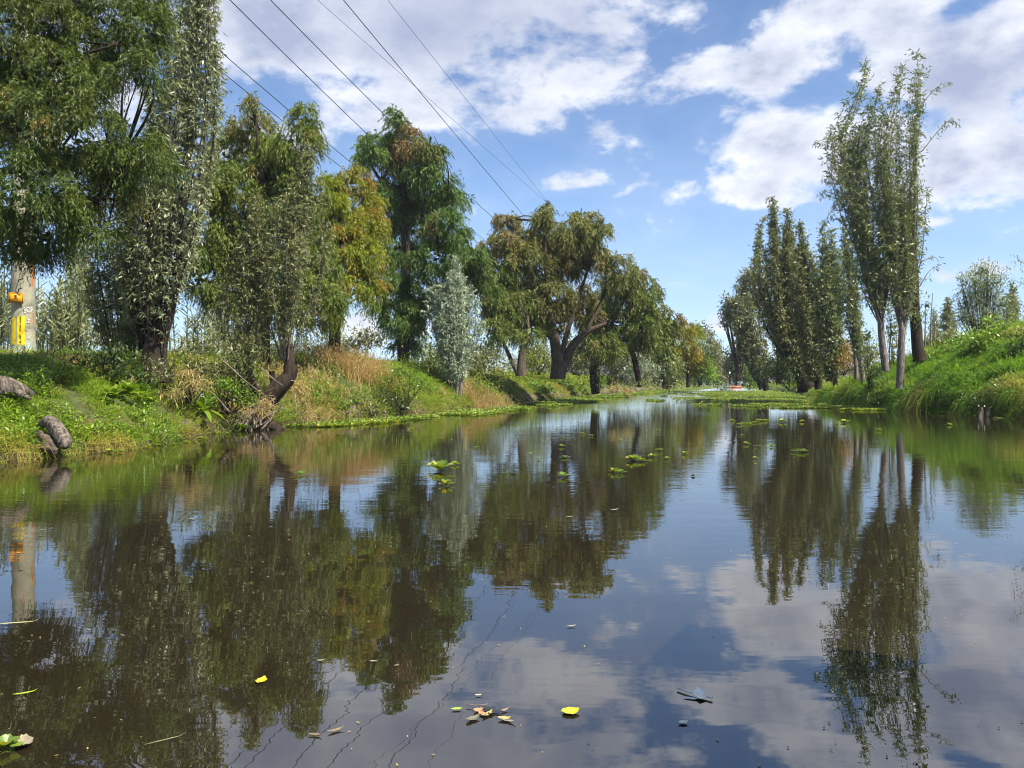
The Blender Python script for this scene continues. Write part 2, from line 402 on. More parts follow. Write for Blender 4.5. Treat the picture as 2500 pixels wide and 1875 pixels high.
def HR(x, y):
    d = (x - XR(y)) * .96
    k = .55 + .45 * ss((46 - y) / 14)
    top = k * (.62 * ss(d / .3) + 2.1 * (1 - np.exp(-np.maximum(d, 0) / 3.2)))
    top = top + .95 * np.exp(-((x - 20.5) / 3.8) ** 2 - ((y - 28.5) / 5.5) ** 2) * ss(d / 1.5)
    h = np.where(d < 0, -.7 * ss(-d / 1.0) - .02, top)
    h = h + np.where(d > 0, 1, 0) * (fbm(x * .9, y * .9, 9) - .5) * .5 * ss(d / .8)
    return h
def hit(px, py, Y0=8.0, Y1=70.0):
    '''first point of the banks seen at a picture position'''
    y = np.linspace(Y0, Y1, 900); x = (px - 1250) / F * y; z = HC + (HORY - py) / F * y
    g = np.where(x < (XL(y) + XR(y)) / 2, HL(x, y), HR(x, y)); k = np.nonzero((g > z) & (g > 0.0))[0]
    if len(k) == 0: return None
    return (float(x[k[0]]), float(y[k[0]]), float(g[k[0]]))
def build_terrain():
    ys = np.concatenate([np.arange(-60, 6, 6), np.arange(6, 40, .4), np.arange(40, 80, 1.2), np.arange(80, 200, 5), np.arange(200, 640, 20), [800, 1200, 2500]])
    ds = np.array([-2.5, -1.2, -.5, -.15, 0, .08, .16, .3, .5, .75, 1.0, 1.3, 1.7, 2.1, 2.6, 3.2, 4, 5, 6.5, 8.5, 11, 15, 22, 35, 60, 110, 220, 450, 900, 2200])
    for side in (0, 1):
        yy, dd = np.meshgrid(ys, ds, indexing='ij')
        jit = (vn(yy * 1.7, dd * 0, 11 + side) - .5) * .35 * (yy < 60)
        xx = (XL(yy) - dd + 0 * jit) if side == 0 else (XR(yy) + dd)
        zz = HL(xx, yy) if side == 0 else HR(xx, yy)
        V = np.stack([xx, yy, zz], -1).reshape(-1, 3)
        nI, nJ = len(ys), len(ds)
        i, j = np.meshgrid(np.arange(nI - 1), np.arange(nJ - 1), indexing='ij')
        a = i * nJ + j
        f = np.stack([a, a + 1, a + nJ + 1, a + nJ], -1).reshape(-1, 4)
        if side == 0: f = f[:, ::-1]
        A = Acc(); A.add(V, f)
        o = A.obj('left_bank' if side == 0 else 'right_bank', M['soil'], smooth=True, kind='structure')
        o['label'] = ['earth bank and ground on the left side of the canal', 'high earth bank and ground on the right side of the canal'][side]
    A = Acc(); A.add([(-900, 640, .6), (1600, 640, .6), (1600, 3500, 1.0), (-900, 3500, 1.0)], [(0, 1, 2, 3)])
    A.obj('far_ground', M['soil'], kind='structure')['label'] = 'flat ground beyond the far end of the canal'
    A = Acc(); A.add([(-60, -60, 0), (90, -60, 0), (320, 700, 0), (100, 700, 0)], [(0, 1, 2, 3)])
    A.obj('water', M['water'], kind='structure')['label'] = 'calm murky brown canal water mirroring trees and clouds'
build_terrain()
def haze():
    m, b = mat_new('air'); v = b.new('ShaderNodeVolumePrincipled'); v.inputs['Color'].default_value = (.80, .88, 1, 1); v.inputs['Density'].default_value = .00035
    o = b.new('ShaderNodeOutputMaterial'); b.l.new(v.outputs[0], o.inputs['Volume'])
    A = Acc(); c = [(x, y, z) for x in (-2600, 2900) for y in (-80, 3600) for z in (-2.5, 34)]
    A.add(c, [(0, 1, 3, 2), (4, 6, 7, 5), (0, 4, 5, 1), (2, 3, 7, 6), (0, 2, 6, 4), (1, 5, 7, 3)])
    o = A.obj('haze', m, kind='stuff'); o['label'] = 'faint haze in the air along the canal'
haze()

# ------------------------------------------------------------------ foliage generators
def blobs_world(blobs, Y, dY=0.0):
    out = []
    for bl in blobs:
        px, py, rx, ry = bl[:4]; ac = bl[4] if len(bl) > 4 else 0.0
        y = Y + (bl[5] if len(bl) > 5 else R.uniform(-.5, .5) * dY)
        c = W(px, py, y); out.append((c, rx / F * y, ry / F * y, ac))
    return out
CYM, CYW = 4.0, 1.35
def cores(A, bw, size, n_m2=10, ins=.68):  # large inner filler leaves; their dark tint stands in for shade inside the crown
    for (c, rx, rz, ac) in bw:
        ry = (rx + rz) * .45; n = int(n_m2 * (rx * rz + rx * ry + ry * rz) * 4.2 / (size / .25) ** 2) + 4
        p = c + rand_unit(n) * (R.random((n, 1)) ** .4) * ins * np.array([rx, ry, rz]) - np.array([0, 0, rz * .06])
        D = nrm(rand_unit(n) + np.array([0, 0, -.3])); S = nrm(np.cross(D, rand_unit(n)))
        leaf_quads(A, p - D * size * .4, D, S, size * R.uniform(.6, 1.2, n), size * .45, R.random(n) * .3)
def cypress_foliage(A, bw, dens, spray, leafL, leafW, k=11, sub=.34, gap=.12, up=.12, dmul=.9, acc_rand=.03):
    dens = dens * CYM; leafW = leafW * CYW
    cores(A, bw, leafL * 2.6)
    """drooping feathery sprays gathered in tufts over rounded masses"""
    for (c, rx, rz, ac) in bw:
        ry = (rx + rz) * .5 * dmul
        area = (rx * rz + rx * ry + ry * rz) * 4.2
        nsub = max(6, int(area / (sub * sub * 1.1)))
        u = rand_unit(nsub)
        u[:, 2] = np.where(u[:, 2] < -.3, u[:, 2] * .6, u[:, 2])
        rr = R.uniform(.62, 1.0, (nsub, 1)) ** .7
        sc = c + u * rr * np.array([rx, ry, rz]) + np.array([0, 0, 0])
        keep = R.random(nsub) > gap; sc = sc[keep]; u = u[keep]; nsub = len(sc)
        sr = sub * R.uniform(.55, 1.25, nsub)
        n = int(dens * area / max(1, nsub)) + 1
        # sprays of each tuft
        N = nsub * n; si = np.repeat(np.arange(nsub), n)
        out = nrm(u[si] * .9 + rand_unit(N) * .95 + np.array([0, 0, up]))
        o = sc[si] + rand_unit(N) * (sr[si] * R.uniform(.0, .6, N))[:, None]
        L = spray * R.uniform(.6, 1.3, N)
        t0 = R.uniform(-.25, .25, nsub)[si] + R.uniform(0, 1, N) * .7
        acs = np.clip(ac * R.uniform(.3, 1.1, nsub) + (R.random(nsub) < acc_rand) * .6, 0, 1)[si]
        dz = R.uniform(.45, .95, N)
        for q in range(k):
            t = (q + R.random(N)) / k
            p = o + out * (L * t * (1 - .25 * t))[:, None]; p[:, 2] -= dz * L * t ** 2 * .9
            tan = out * (1 - .5 * t)[:, None]; tan[:, 2] -= dz * 1.8 * t
            tan = nrm(tan)
            side = nrm(np.cross(tan, rand_unit(N)))
            D = nrm(tan * .9 + side * R.uniform(.3, .9, (N, 1)) + np.array([0, 0, -.25]))
            S = nrm(np.cross(D, rand_unit(N)))
            leaf_tris(A, p, D, S, leafL * R.uniform(.7, 1.25, N), leafW, np.clip(t0 + .15 * t, 0, 1), acs)
def leaf_cloud(A, bw, dens, leafL, leafW, shell=.55, droop=.2, sub=.3, gap=.15, acc_rand=.04, tri=False, mult=2.6):
    dens = dens * mult
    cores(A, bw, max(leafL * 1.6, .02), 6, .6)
    """broad or small leaves on short shoots through rounded masses"""
    for (c, rx, rz, ac) in bw:
        ry = (rx + rz) * .5
        vol = (rx * rz + rx * ry + ry * rz) * 4.2
        ns = max(5, int(vol / (sub * sub * .9)))
        u = rand_unit(ns); rr = R.uniform(shell, 1, (ns, 1))
        sc = c + u * rr * np.array([rx, ry, rz]); keep = R.random(ns) > gap; sc = sc[keep]; u = u[keep]; ns = len(sc)
        if ns == 0: continue
        n = int(dens * vol / ns) + 1; N = ns * n; si = np.repeat(np.arange(ns), n)
        o = sc[si] + rand_unit(N) * (sub * R.uniform(.1, 1.0, N) ** .6)[:, None]
        D = nrm(u[si] * .5 + rand_unit(N) + np.array([0, 0, -droop]))
        S = nrm(np.cross(D, rand_unit(N) * .5 + np.array([0, 0, 1.0])))
        t0 = np.clip(R.uniform(-.2, .2, ns)[si] + R.random(N), 0, 1)
        acs = np.clip(ac * R.uniform(.3, 1.1, ns) + (R.random(ns) < acc_rand) * .5, 0, 1)[si]
        (leaf_tris if tri else leaf_quads)(A, o, D, S, leafL * R.uniform(.6, 1.2, N), leafW, t0, acs)

def willow(name, label, Y, lobes, base, mat, bark, nshoot=40, dens=9, leafL=.10, leafW=.016, twig=.35, trunk=None, dscale=.8,
           srad=.018, leaf0=.22, tbark=None, group=None, clump=8, acc_rand=.05, spread=1.0, droop=.75, cat='tree', tiplean=0, shoot_part=True):
    """pollard-like willow: upright shoots fill each lobe; lobes = list of [(py, cx, halfwidth), ...] bottom to top"""
    loc = W(base[0], base[1], Y); dens = dens * 2.3; leafW = leafW * 1.3; nshoot = int(nshoot * 1.15)
    root = empty(name, loc); tag(root, label, cat, group)
    leaves = Acc(); wood = Acc()
    tot = sum(max(p[2] for p in lb) for lb in lobes)
    for lb in lobes:
        lb = sorted(lb, key=lambda p: -p[0])
        pys = np.array([p[0] for p in lb]); cxs = np.array([p[1] for p in lb]); hws = np.array([p[2] for p in lb])
        ns = max(3, int(nshoot * max(hws) / tot))
        for s in range(ns):
            a = R.uniform(0, 2 * np.pi); r = math.sqrt(R.random()) * .97; u, v = r * math.cos(a), r * math.sin(a)
            # shoots near the middle reach higher
            topf = 1 - .42 * r ** 1.5 * R.uniform(.4, 1.25) - .14 * R.random()
            if s < 2: topf = 1.0; u *= .2; v *= .2
            topf = min(1, max(.3, topf))
            tt = np.linspace(0, topf, 11)
            py = pys[0] + (pys[-1] - pys[0]) * tt
            cx = np.interp(-py, -pys, cxs); hw = np.interp(-py, -pys, hws)
            wav = np.cumsum(R.normal(size=11)) * .03
            px = cx + (u + wav) * hw * spread; yy = Y + v * hw / F * Y * dscale
            pts = np.stack([(px - 1250) / F * yy, yy, HC + (HORY - py) / F * Y], -1)
            H = pts[-1, 2] - pts[0, 2]
            rr = srad * (1 - .8 * tt / topf) * R.uniform(.6, 1.3)
            tube(wood, pts, rr, 4, R.random())
            # leafy side shoots
            nl = int(dens * H) ; t = leaf0 + (1 - leaf0) * R.random(nl) ** .85
            base_p = np.stack([np.interp(t, tt / topf, pts[:, i]) for i in range(3)], -1)
            az = R.uniform(0, 2 * np.pi, nl)
            out = np.stack([np.cos(az), np.sin(az), R.uniform(.5, 1.8, nl)], -1); out = nrm(out)
            L = twig * R.uniform(.4, 1.2, nl) * (1.15 - .4 * t)
            t0 = R.uniform(-.1, .6, nl); ac = (R.random(nl) < acc_rand) * R.uniform(.3, .9, nl)
            for q in range(clump):
                f = (q + R.random(nl)) / clump
                p = base_p + out * (L * f)[:, None]; p[:, 2] -= (L * f * f * .35)
                D = nrm(out * .35 + rand_unit(nl) * .7 + np.array([0, 0, -droop]))
                S = nrm(np.cross(D, rand_unit(nl)))
                leaf_quads(leaves, p, D, S, leafL * R.uniform(.6, 1.25, nl), leafW * R.uniform(.7, 1.3, nl), np.clip(t0 + R.uniform(0, .4, nl), 0, 1), ac)
    leaves.obj('crown', mat, root, kind='stuff')
    wood.obj('shoots', bark, root, kind='stuff')
    for i, tr in enumerate(trunk or []):
        A = Acc(); pts = spline([W(p[0], p[1], Y + (p[3] if len(p) > 3 else 0)) for p in tr], 14)
        rads = np.interp(np.linspace(0, 1, len(pts)), np.linspace(0, 1, len(tr)), [p[2] / F * Y for p in tr])
        tube(A, pts, rads, 12, .5, cap=True, wob=.06)
        A.obj('trunk' if i == 0 else 'limb', tbark or bark, root, smooth=True)
    return root

def limbs(root, Y, trunks, bark, names=None):
    for i, tr in enumerate(trunks):
        A = Acc(); pts = spline([W(p[0], p[1], Y + (p[3] if len(p) > 3 else 0)) for p in tr], 14)
        rads = np.interp(np.linspace(0, 1, len(pts)), np.linspace(0, 1, len(tr)), [p[2] / F * Y for p in tr])
        tube(A, pts, rads, 10, .5, cap=True, wob=.05)
        A.obj('trunk' if i == 0 else 'limb', bark, root, smooth=True)
def branchwork(A, frm, bw, n=3, r=.03):
    """fine branches from limb points into the masses"""
    frm = [np.asarray(f, float) for f in frm]
    for (c, rx, rz, ac) in bw:
        f = min(frm, key=lambda q: np.linalg.norm(q - c) + (0 if q[2] < c[2] else 1.5))
        for _ in range(n):
            e = c + rand_unit(1)[0] * np.array([rx, rx, rz]) * R.uniform(.4, .95)
            m = (f + e) / 2 + rand_unit(1)[0] * .12 * np.linalg.norm(e - f) + np.array([0, 0, .08])
            P = spline([f, m, e], 8); tube(A, P, np.linspace(r, r * .25, len(P)), 5, .5)

def cypress(name, label, Y, blobs, base, trunks, mat, bark, dens, spray, leafL, leafW, k=11, sub=.34, dY=1.5, gap=.12, extra=None, bn=3, br=.03, cat='tree', acc_rand=.03):
    root = empty(name, W(base[0], base[1], Y)); tag(root, label, cat)
    bw = blobs_world(blobs, Y, dY)
    A = Acc(); cypress_foliage(A, bw, dens, spray, leafL, leafW, k, sub, gap, acc_rand=acc_rand); A.obj('crown', mat, root, kind='stuff')
    limbs(root, Y, trunks, bark)
    if bn:
        B = Acc(); pts = [W(p[0], p[1], Y + (p[3] if len(p) > 3 else 0)) for tr in trunks for p in tr[1:]]
        branchwork(B, pts, bw, bn, br); B.obj('branches', bark, root, kind='stuff')
    if extra: extra(root)
    return root

def rcount(): return TRI[0]
LOG = []
def mark(n):
    LOG.append((n, TRI[0]))

Q = 1.0
# ================================================================== LEFT: near cypress
def t1_top(root):  # crown masses out of view, added towards the sun to shade the visible foliage
    A = Acc(); leaf_cloud(A, blobs_world([(170,-240,220,110,0,9.8),(400,-230,140,110,0,9.6),(0,-330,200,120,0,10.0),(280,-400,200,110,0,8.8),(-150,250,160,200,0,11.0),(300,-140,130,70,0,10.6),(80,-150,150,70,0,10.6)], 10), 16, .30, .10, sub=.5)
    A.obj('unseen_shade_crown', M['cyp_near'], root, kind='stuff')
cypress('cypress_tree', 'big dark green feathery cypress overhanging the pole at the picture\'s top left corner', 12.0,
    [(60,120,190,140,.08),(250,90,150,120),(355,70,60,70),(130,320,160,110,.05),(300,360,90,60),(370,390,48,45),(50,470,140,100),(200,470,100,80),(90,590,90,55),(285,460,55,60),(230,560,60,45),(10,600,70,50),
     (330,180,55,45),(150,200,120,80),(20,260,110,90),(-160,520,140,130),(140,-60,260,100)],
    (-260, 900), [[(-260,960,42),(-250,600,36),(-200,300,30),(-60,60,20)],[(-230,520,18),(-80,440,14),(120,400,7),(300,380,3)],[(-240,430,16),(-60,250,12),(120,160,7),(280,110,3)],[(-240,600,14),(-60,560,9),(60,545,4)]],
    M['cyp_near'], M['bark_dark'], 66*Q, .30, .068, .0125, k=9, sub=.34, dY=1.8, gap=.16, bn=5, br=.03, acc_rand=.035, extra=t1_top)
mark('T1')
# ---- tall grey-green willow
willow('willow_tree', 'tall silvery columnar willow beside the big cypress, reaching past the top edge', 15.5,
    [[(900,385,20),(780,375,60),(640,395,110),(480,425,125),(320,460,110),(160,470,92),(40,480,75),(-80,480,55),(-230,480,12)],
     [(860,360,20),(700,350,60),(560,355,80),(420,370,62),(300,365,45),(210,360,18)]],
    (375, 925), M['wil_silver'], M['bark_dark'], nshoot=36, dens=9.5, leafL=.125, leafW=.020, twig=.42, clump=8, srad=.022, leaf0=.14,
    trunk=[[(385,935,34),(378,860,30),(395,780,20)],[(380,860,14),(360,780,10),(345,660,6)],[(385,850,16),(420,740,11),(440,560,7),(470,300,4)]], droop=.8)
willow('willow_tree', 'thin see-through willow thicket standing left of the tall silvery willow', 16.5,
    [[(930,300,15),(800,270,55),(680,250,75),(560,245,60),(470,235,20)],[(930,320,10),(760,330,30),(600,320,40),(470,310,15)]],
    (300, 925), M['wil_olive'], M['bark_dark'], nshoot=26, dens=11, leafL=.11, leafW=.018, twig=.36, clump=7,
    trunk=[[(305,930,9),(300,800,6),(290,640,4)]])
willow('willow_tree', 'distant greyish willow showing behind the thin thicket, right of the pole', 30,
    [[(880,200,10),(760,190,30),(650,185,32),(560,190,26),(500,195,6)]], (200, 880), M['wil_pale'], M['bark'], nshoot=16, dens=9, leafL=.15, leafW=.03, twig=.4, clump=6)
mark('W1')
# ---- olive cypress behind
cypress('cypress_tree', 'olive cypress with two pointed tips rising behind the willows', 20.0,
    [(622,262,14,34,.5),(612,320,42,50,.4),(585,390,75,60,.15),(655,390,55,50),(752,300,34,34),(735,355,48,48),(690,420,60,55),(600,480,105,70),(700,490,70,60),
     (540,560,70,60),(620,600,90,70),(710,610,80,60),(500,680,55,60),(590,720,80,60),(700,710,90,60),(770,640,45,50),(790,735,50,45),(740,780,50,35),(520,440,40,50),(560,620,60,60),(480,600,30,60)],
    (640, 900), [[(640,930,20),(640,700,17),(640,480,10),(625,300,2)],[(640,640,9),(720,500,5),(750,340,1.5)],[(640,720,12),(540,620,8),(510,480,3)],[(640,760,10),(740,720,6),(790,700,3)]],
    M['cyp_olive'], M['bark_dark'], 40*Q, .40, .115, .019, k=8, sub=.40, dY=2.2, gap=.10, bn=3, br=.035, acc_rand=.05)
cypress('cypress_tree', 'yellow-green turning cypress between the olive cypress and the dark green one', 22.5,
    [(860,450,36,38,.35),(900,480,30,34,.2),(800,470,40,45),(835,520,60,48,.1),(890,560,48,46,.2),(820,600,60,50),(880,630,52,45,.05),(850,690,60,40,.1),(790,690,48,42),(905,700,32,20),(760,560,40,60),(800,760,35,22)],
    (815, 900), [[(815,940,16),(818,760,13),(825,600,9),(845,470,3)],[(818,720,6),(880,660,3)]],
    M['cyp_yellow'], M['bark_dark'], 40*Q, .40, .125, .021, k=8, sub=.40, dY=1.8, gap=.10, bn=3, acc_rand=.10)
mark('C2C3')
willow('willow_tree', 'leafy pollard willow on the leaning stub trunk at the left waterline', 17.0,
    [[(880,700,14),(800,700,50),(700,715,85),(600,725,85),(500,735,70),(420,748,45),(350,752,10)],
     [(900,600,16),(820,590,55),(730,600,75),(640,610,60),(560,620,40),(480,630,12)]],
    (640, 1045), M['wil_olive'], M['twig'], tbark=M['bark_dark'], nshoot=34, dens=14, leafL=.10, leafW=.017, twig=.36, clump=7, leaf0=.12, srad=.020,
    trunk=[[(612,1052,22),(632,1010,23),(665,960,23),(700,925,21),(718,900,14),(722,890,5)],[(705,925,16),(708,880,13),(706,840,9)],[(668,950,8),(664,915,7),(664,905,6)],[(650,985,12),(615,930,10),(600,880,8)]], acc_rand=.12)
mark('W2')
cypress('cypress_tree', 'dark green cypress with reddish patch near its pointed top', 31.0,
    [(968,292,12,36),(966,335,28,34),(905,365,38,30),(880,385,26,20),(930,398,42,32),(972,375,32,46,.85),(1008,352,30,36,.6),(1045,352,26,28,.3),(1062,385,26,26),(1035,412,38,28),(985,420,30,24,.7),
     (915,455,28,22),(945,478,45,34),(1000,462,55,40),(1065,450,48,40),(1100,490,36,38),(950,545,48,36),(1020,545,62,44),(1095,560,52,44),(1135,610,40,42),(1165,665,36,36,.1),(1185,700,24,24),
     (1060,630,60,44),(1125,680,52,36),(995,630,44,36),(950,620,34,28),(965,690,44,34),(1010,715,52,40),(925,735,32,26),(975,770,46,40),(1030,760,46,32),(985,830,34,34),(1010,800,26,30),(1090,720,40,26)],
    (985, 905), [[(985,930,16),(985,800,14),(990,640,12),(985,460,9),(968,300,3)],[(988,640,9),(1080,600,6),(1150,640,3)],[(988,560,8),(1060,500,5),(1095,470,3)],[(986,520,7),(930,440,4),(890,380,2)]],
    M['cyp_dark'], M['bark_dark'], 24*Q, .50, .15, .028, k=8, sub=.50, dY=3.0, gap=.12, bn=3, br=.035, acc_rand=.01)
mark('C4')
willow('willow_tree', 'small slender silver willow growing from the water\'s edge before the dark cypress', 28.5,
    [[(940,1112,10),(860,1118,44),(780,1120,64),(720,1118,60),(670,1115,42),(625,1112,10)]],
    (1115, 1000), M['wil_pale'], M['bark_grey'], nshoot=32, dens=17, leafL=.13, leafW=.022, twig=.40, clump=7, leaf0=.02, srad=.03,
    trunk=[[(1112,1003,10),(1108,960,5),(1100,880,3),(1098,780,2)],[(1116,1000,7),(1128,920,4),(1126,840,3),(1128,760,2)],[(1116,990,5),(1116,900,3),(1114,760,2)]], droop=1.0)
mark('W3')
cypress('cypress_tree', 'spreading brownish cypress with pointed tip and forked trunk above the left bank', 36.0,
    [(1326,512,8,22),(1328,535,22,22),(1330,570,36,34),(1238,545,30,20,.7),(1262,585,44,30,.3),(1205,605,34,24,.7),(1345,610,38,34),(1398,565,38,32,.1),(1432,542,26,24),(1462,565,26,26),(1378,610,38,34,.1),(1425,600,34,26),
     (1210,665,40,36),(1235,640,30,26,.4),(1285,640,40,32),(1340,665,44,38,.1),(1405,645,36,34,.5),(1455,625,34,26,.2),(1490,645,32,20,.3),(1505,680,24,20),
     (1225,720,42,36),(1285,725,40,40),(1350,728,46,40,.2),(1408,735,42,40,.45),(1435,765,28,26,.3),(1245,775,40,28),(1300,785,36,28),(1355,795,36,28,.2),(1210,760,26,24)],
    (1355, 915), [[(1362,925,20),(1362,880,17),(1352,820,12),(1335,700,8),(1328,540,2)],[(1375,905,14),(1395,850,11),(1430,812,8),(1480,790,5)],[(1368,870,8),(1400,760,5),(1435,660,3),(1460,580,2)],[(1430,812,5),(1470,730,3),(1498,660,2)],[(1350,830,6),(1270,740,4),(1230,620,2)]],
    M['cyp_brown'], M['bark'], 24*Q, .52, .17, .030, k=8, sub=.50, dY=3.5, gap=.10, bn=4, br=.05, acc_rand=.03)
cypress('cypress_tree', 'green bushy cypress with V-shaped trunk left of the spreading brown one', 34.0,
    [(1225,700,36,40),(1255,650,30,30),(1215,760,34,34),(1280,760,36,42),(1245,800,40,26),(1290,815,30,24),(1200,810,24,24)],
    (1268, 915), [[(1272,918,12),(1275,860,9),(1290,800,6)],[(1266,915,7),(1240,860,5),(1215,800,3)]],
    M['cyp_olive'], M['bark'], 18*Q, .5, .16, .028, k=8, sub=.46, dY=2, gap=.1, bn=3, br=.04)
mark('C5')
cypress('cypress_tree', 'low drooping olive cypress leaning out over the water, ivy-hung', 40.0,
    [(1540,672,30,18,.2),(1500,700,44,30,.2),(1560,705,44,28),(1480,745,40,34),(1540,745,48,36),(1590,745,28,26),(1510,790,46,34),(1575,785,36,34),(1460,815,40,26),(1530,830,44,34),(1480,850,40,28),(1445,845,32,28),(1570,830,34,34),(1430,815,20,16)],
    (1455, 960), [[(1452,962,8),(1448,910,8),(1462,850,7),(1500,780,5),(1540,700,2)],[(1560,930,8),(1545,860,6),(1530,790,3)]],
    M['cyp_olive'], M['bark_dark'], 16*Q, .55, .18, .032, k=8, sub=.5, dY=3, gap=.1, bn=3, br=.05, acc_rand=.06)
mark('C6')

def bush(name, label, Y, blobs, mat, dens, leafL, leafW, cat='bush', sub=.3, shell=.5, droop=.2, stems=4, bark='bark_dark', gap=.12, base=None, acc_rand=.04, sfrom=None, sr=.02, dY=.6):
    bw = blobs_world(blobs, Y, dY)
    c = bw[0][0]; gx = sum(b_[0] for b_ in blobs) / len(blobs)
    gy = base if base is not None else max(b_[1] + b_[3] for b_ in blobs)
    foot = W(gx, gy, Y)
    root = empty(name, foot); tag(root, label, cat)
    A = Acc(); leaf_cloud(A, bw, dens, leafL, leafW, shell, droop, sub, gap, acc_rand); A.obj('foliage' if cat != 'tree' else 'crown', mat, root, kind='stuff')
    if stems:
        B = Acc()
        for (cc, rx, rz, ac) in bw:
            for _ in range(stems):
                e = cc + rand_unit(1)[0] * np.array([rx, rx, rz]) * .75; s = foot + np.array([R.normal() * .08, R.normal() * .08, 0])
                P = spline([s, (s + e) / 2 + rand_unit(1)[0] * .1, e], 7); tube(B, P, np.linspace(sr, sr * .2, len(P)), 4, .5)
        B.obj('stems', M[bark], root, kind='stuff')
    return root

# ---- far left row, farther down the canal
far = [
 (50, 'cypress', 'green crown tree third along, rusty tinge at its edge', [(1625,785,32,30,.3),(1600,800,30,34),(1640,830,30,34,.3),(1605,850,34,34),(1630,880,28,26)], 'cyp_olive'),
 (60, 'cypress', 'yellow and green tree leaning to the water down the left bank', [(1668,800,22,20,.4),(1690,815,18,20),(1672,845,26,28,.5),(1690,870,24,26,.4),(1665,880,26,24,.2),(1692,905,14,14)], 'cyp_yellow'),
 (72, 'leaf', 'bright green tree low over the far left waterline', [(1700,840,16,24),(1712,880,22,24),(1728,905,18,18),(1700,910,20,16)], 'broad'),
 (95, 'leaf', 'grey-green tree near the vanishing point on the left', [(1712,812,16,18),(1728,845,18,34),(1742,870,12,24),(1738,905,16,24)], 'broad_grey'),
 (130, 'leaf', 'pale hazy tree closing the left row of trees', [(1748,850,9,14),(1752,885,9,26),(1750,915,10,14)], 'broad_grey'),
]
for (Y, kind, lab, bl, mt) in far:
    bx = sum(b_[0] for b_ in bl) / len(bl)
    if kind == 'cypress':
        cypress('cypress_tree', lab, Y, bl, (bx, 935), [[(bx, 945, 5), (bx, 850, 3), (bx, 800, 1)]], M[mt], M['bark_dark'], 9*Q, .7, .26, .05, k=7, sub=.7, dY=3, gap=.08, bn=2, br=.06, acc_rand=.05)
    else:
        bush('tree', lab, Y, bl, M[mt], 26*Q * (70 / Y), .0036 * Y, .0021 * Y, cat='tree', sub=.011 * Y, base=940, stems=2, sr=.1)
willow('willow_tree', 'pale slim willow top showing above the olive cypress over the water', 55, [[(800,1545,8),(720,1543,18),(670,1542,16),(620,1540,3)]], (1545, 930), M['wil_pale'], M['bark'], nshoot=12, dens=8, leafL=.22, leafW=.045, twig=.6, clump=6, srad=.04)
bush('reed_clump', 'silvery blue-green reed and shrub clump on the left bank', 47, [(1545,895,34,40),(1570,880,26,34),(1590,910,36,28),(1530,925,30,18)], M['wil_pale'], 22*Q, .30, .05, sub=.5, droop=-.3, base=945)
bush('bush', 'grey-olive shrub below the turning trees on the left bank', 55, [(1620,890,36,36),(1650,900,28,34),(1600,925,26,18),(1635,930,30,18)], M['broad_grey'], 18*Q, .22, .10, sub=.6, base=948)
bush('bush', 'dark ivy mass hanging at the foot of the leaning cypress', 39.5, [(1450,885,18,34),(1456,920,14,24),(1470,870,18,20)], M['broad_dark'], 40*Q, .13, .06, sub=.35, base=960, droop=.6)
bush('bush', 'small olive shrub beside the leaning cypress stem', 41, [(1500,910,20,24),(1515,925,24,20),(1485,930,16,18)], M['wil_olive'], 30*Q, .14, .05, sub=.35, base=958)
bush('bush', 'yellowish bush behind the forked trunks', 44, [(1310,860,28,30),(1300,885,34,22),(1335,885,20,20)], M['cyp_yellow'], 20*Q, .2, .06, sub=.45, base=915)
bush('bush', 'grey shrub behind the V-shaped trunk', 46, [(1185,870,40,30),(1235,885,40,24),(1155,880,26,22)], M['broad_grey'], 18*Q, .2, .07, sub=.45, base=915)
bush('bush', 'dark leafy shrub between the spreading cypress and the ivy mass', 44, [(1405,870,36,36),(1430,890,30,26),(1380,885,24,22)], M['broad_grey'], 26*Q, .17, .09, sub=.45, base=915)
mark('far left')
# background beyond the left bank
bgl = [(52, 'round bush with reddish-brown twigs seen through the gap left of the dark cypress', [(890,815,30,22,.6),(915,830,36,24,.5),(870,835,30,22,.5)], 'broad_grey', 10),
       (60, 'olive thicket on the horizon under the yellow cypress', [(830,850,40,26),(790,855,40,30),(860,860,40,20)], 'wil_olive', 10),
       (50, 'dark green bush behind the small silver willow', [(1045,850,24,26),(1075,855,30,30),(1060,880,34,20)], 'broad_dark', 14),
       (45, 'silvery shrub at the foot of the dark cypress', [(1030,845,20,26),(1012,875,26,18)], 'wil_pale', 14),
       (70, 'faint treeline tuft at far left behind the reeds', [(250,820,60,30),(330,830,60,30),(160,830,60,30)], 'broad_grey', 7),
       (75, 'faint treeline tuft behind the pollard willow', [(480,850,60,24),(560,845,60,28),(640,850,60,26),(720,850,60,24)], 'broad_grey', 7)]
for (Y, lab, bl, mt, dn) in bgl:
    bush('bush', lab, Y, bl, M[mt], dn*Q, .006 * Y, .0026 * Y, sub=.012 * Y, base=900)
willow('willow_tree', 'tiny far willow spire in the gap left of the dark cypress', 75, [[(880,822,8),(820,820,14),(780,824,10),(755,824,2)]], (822, 885), M['wil_pale'], M['bark'], nshoot=9, dens=5, leafL=.3, leafW=.06, twig=.7, clump=5, srad=.03)
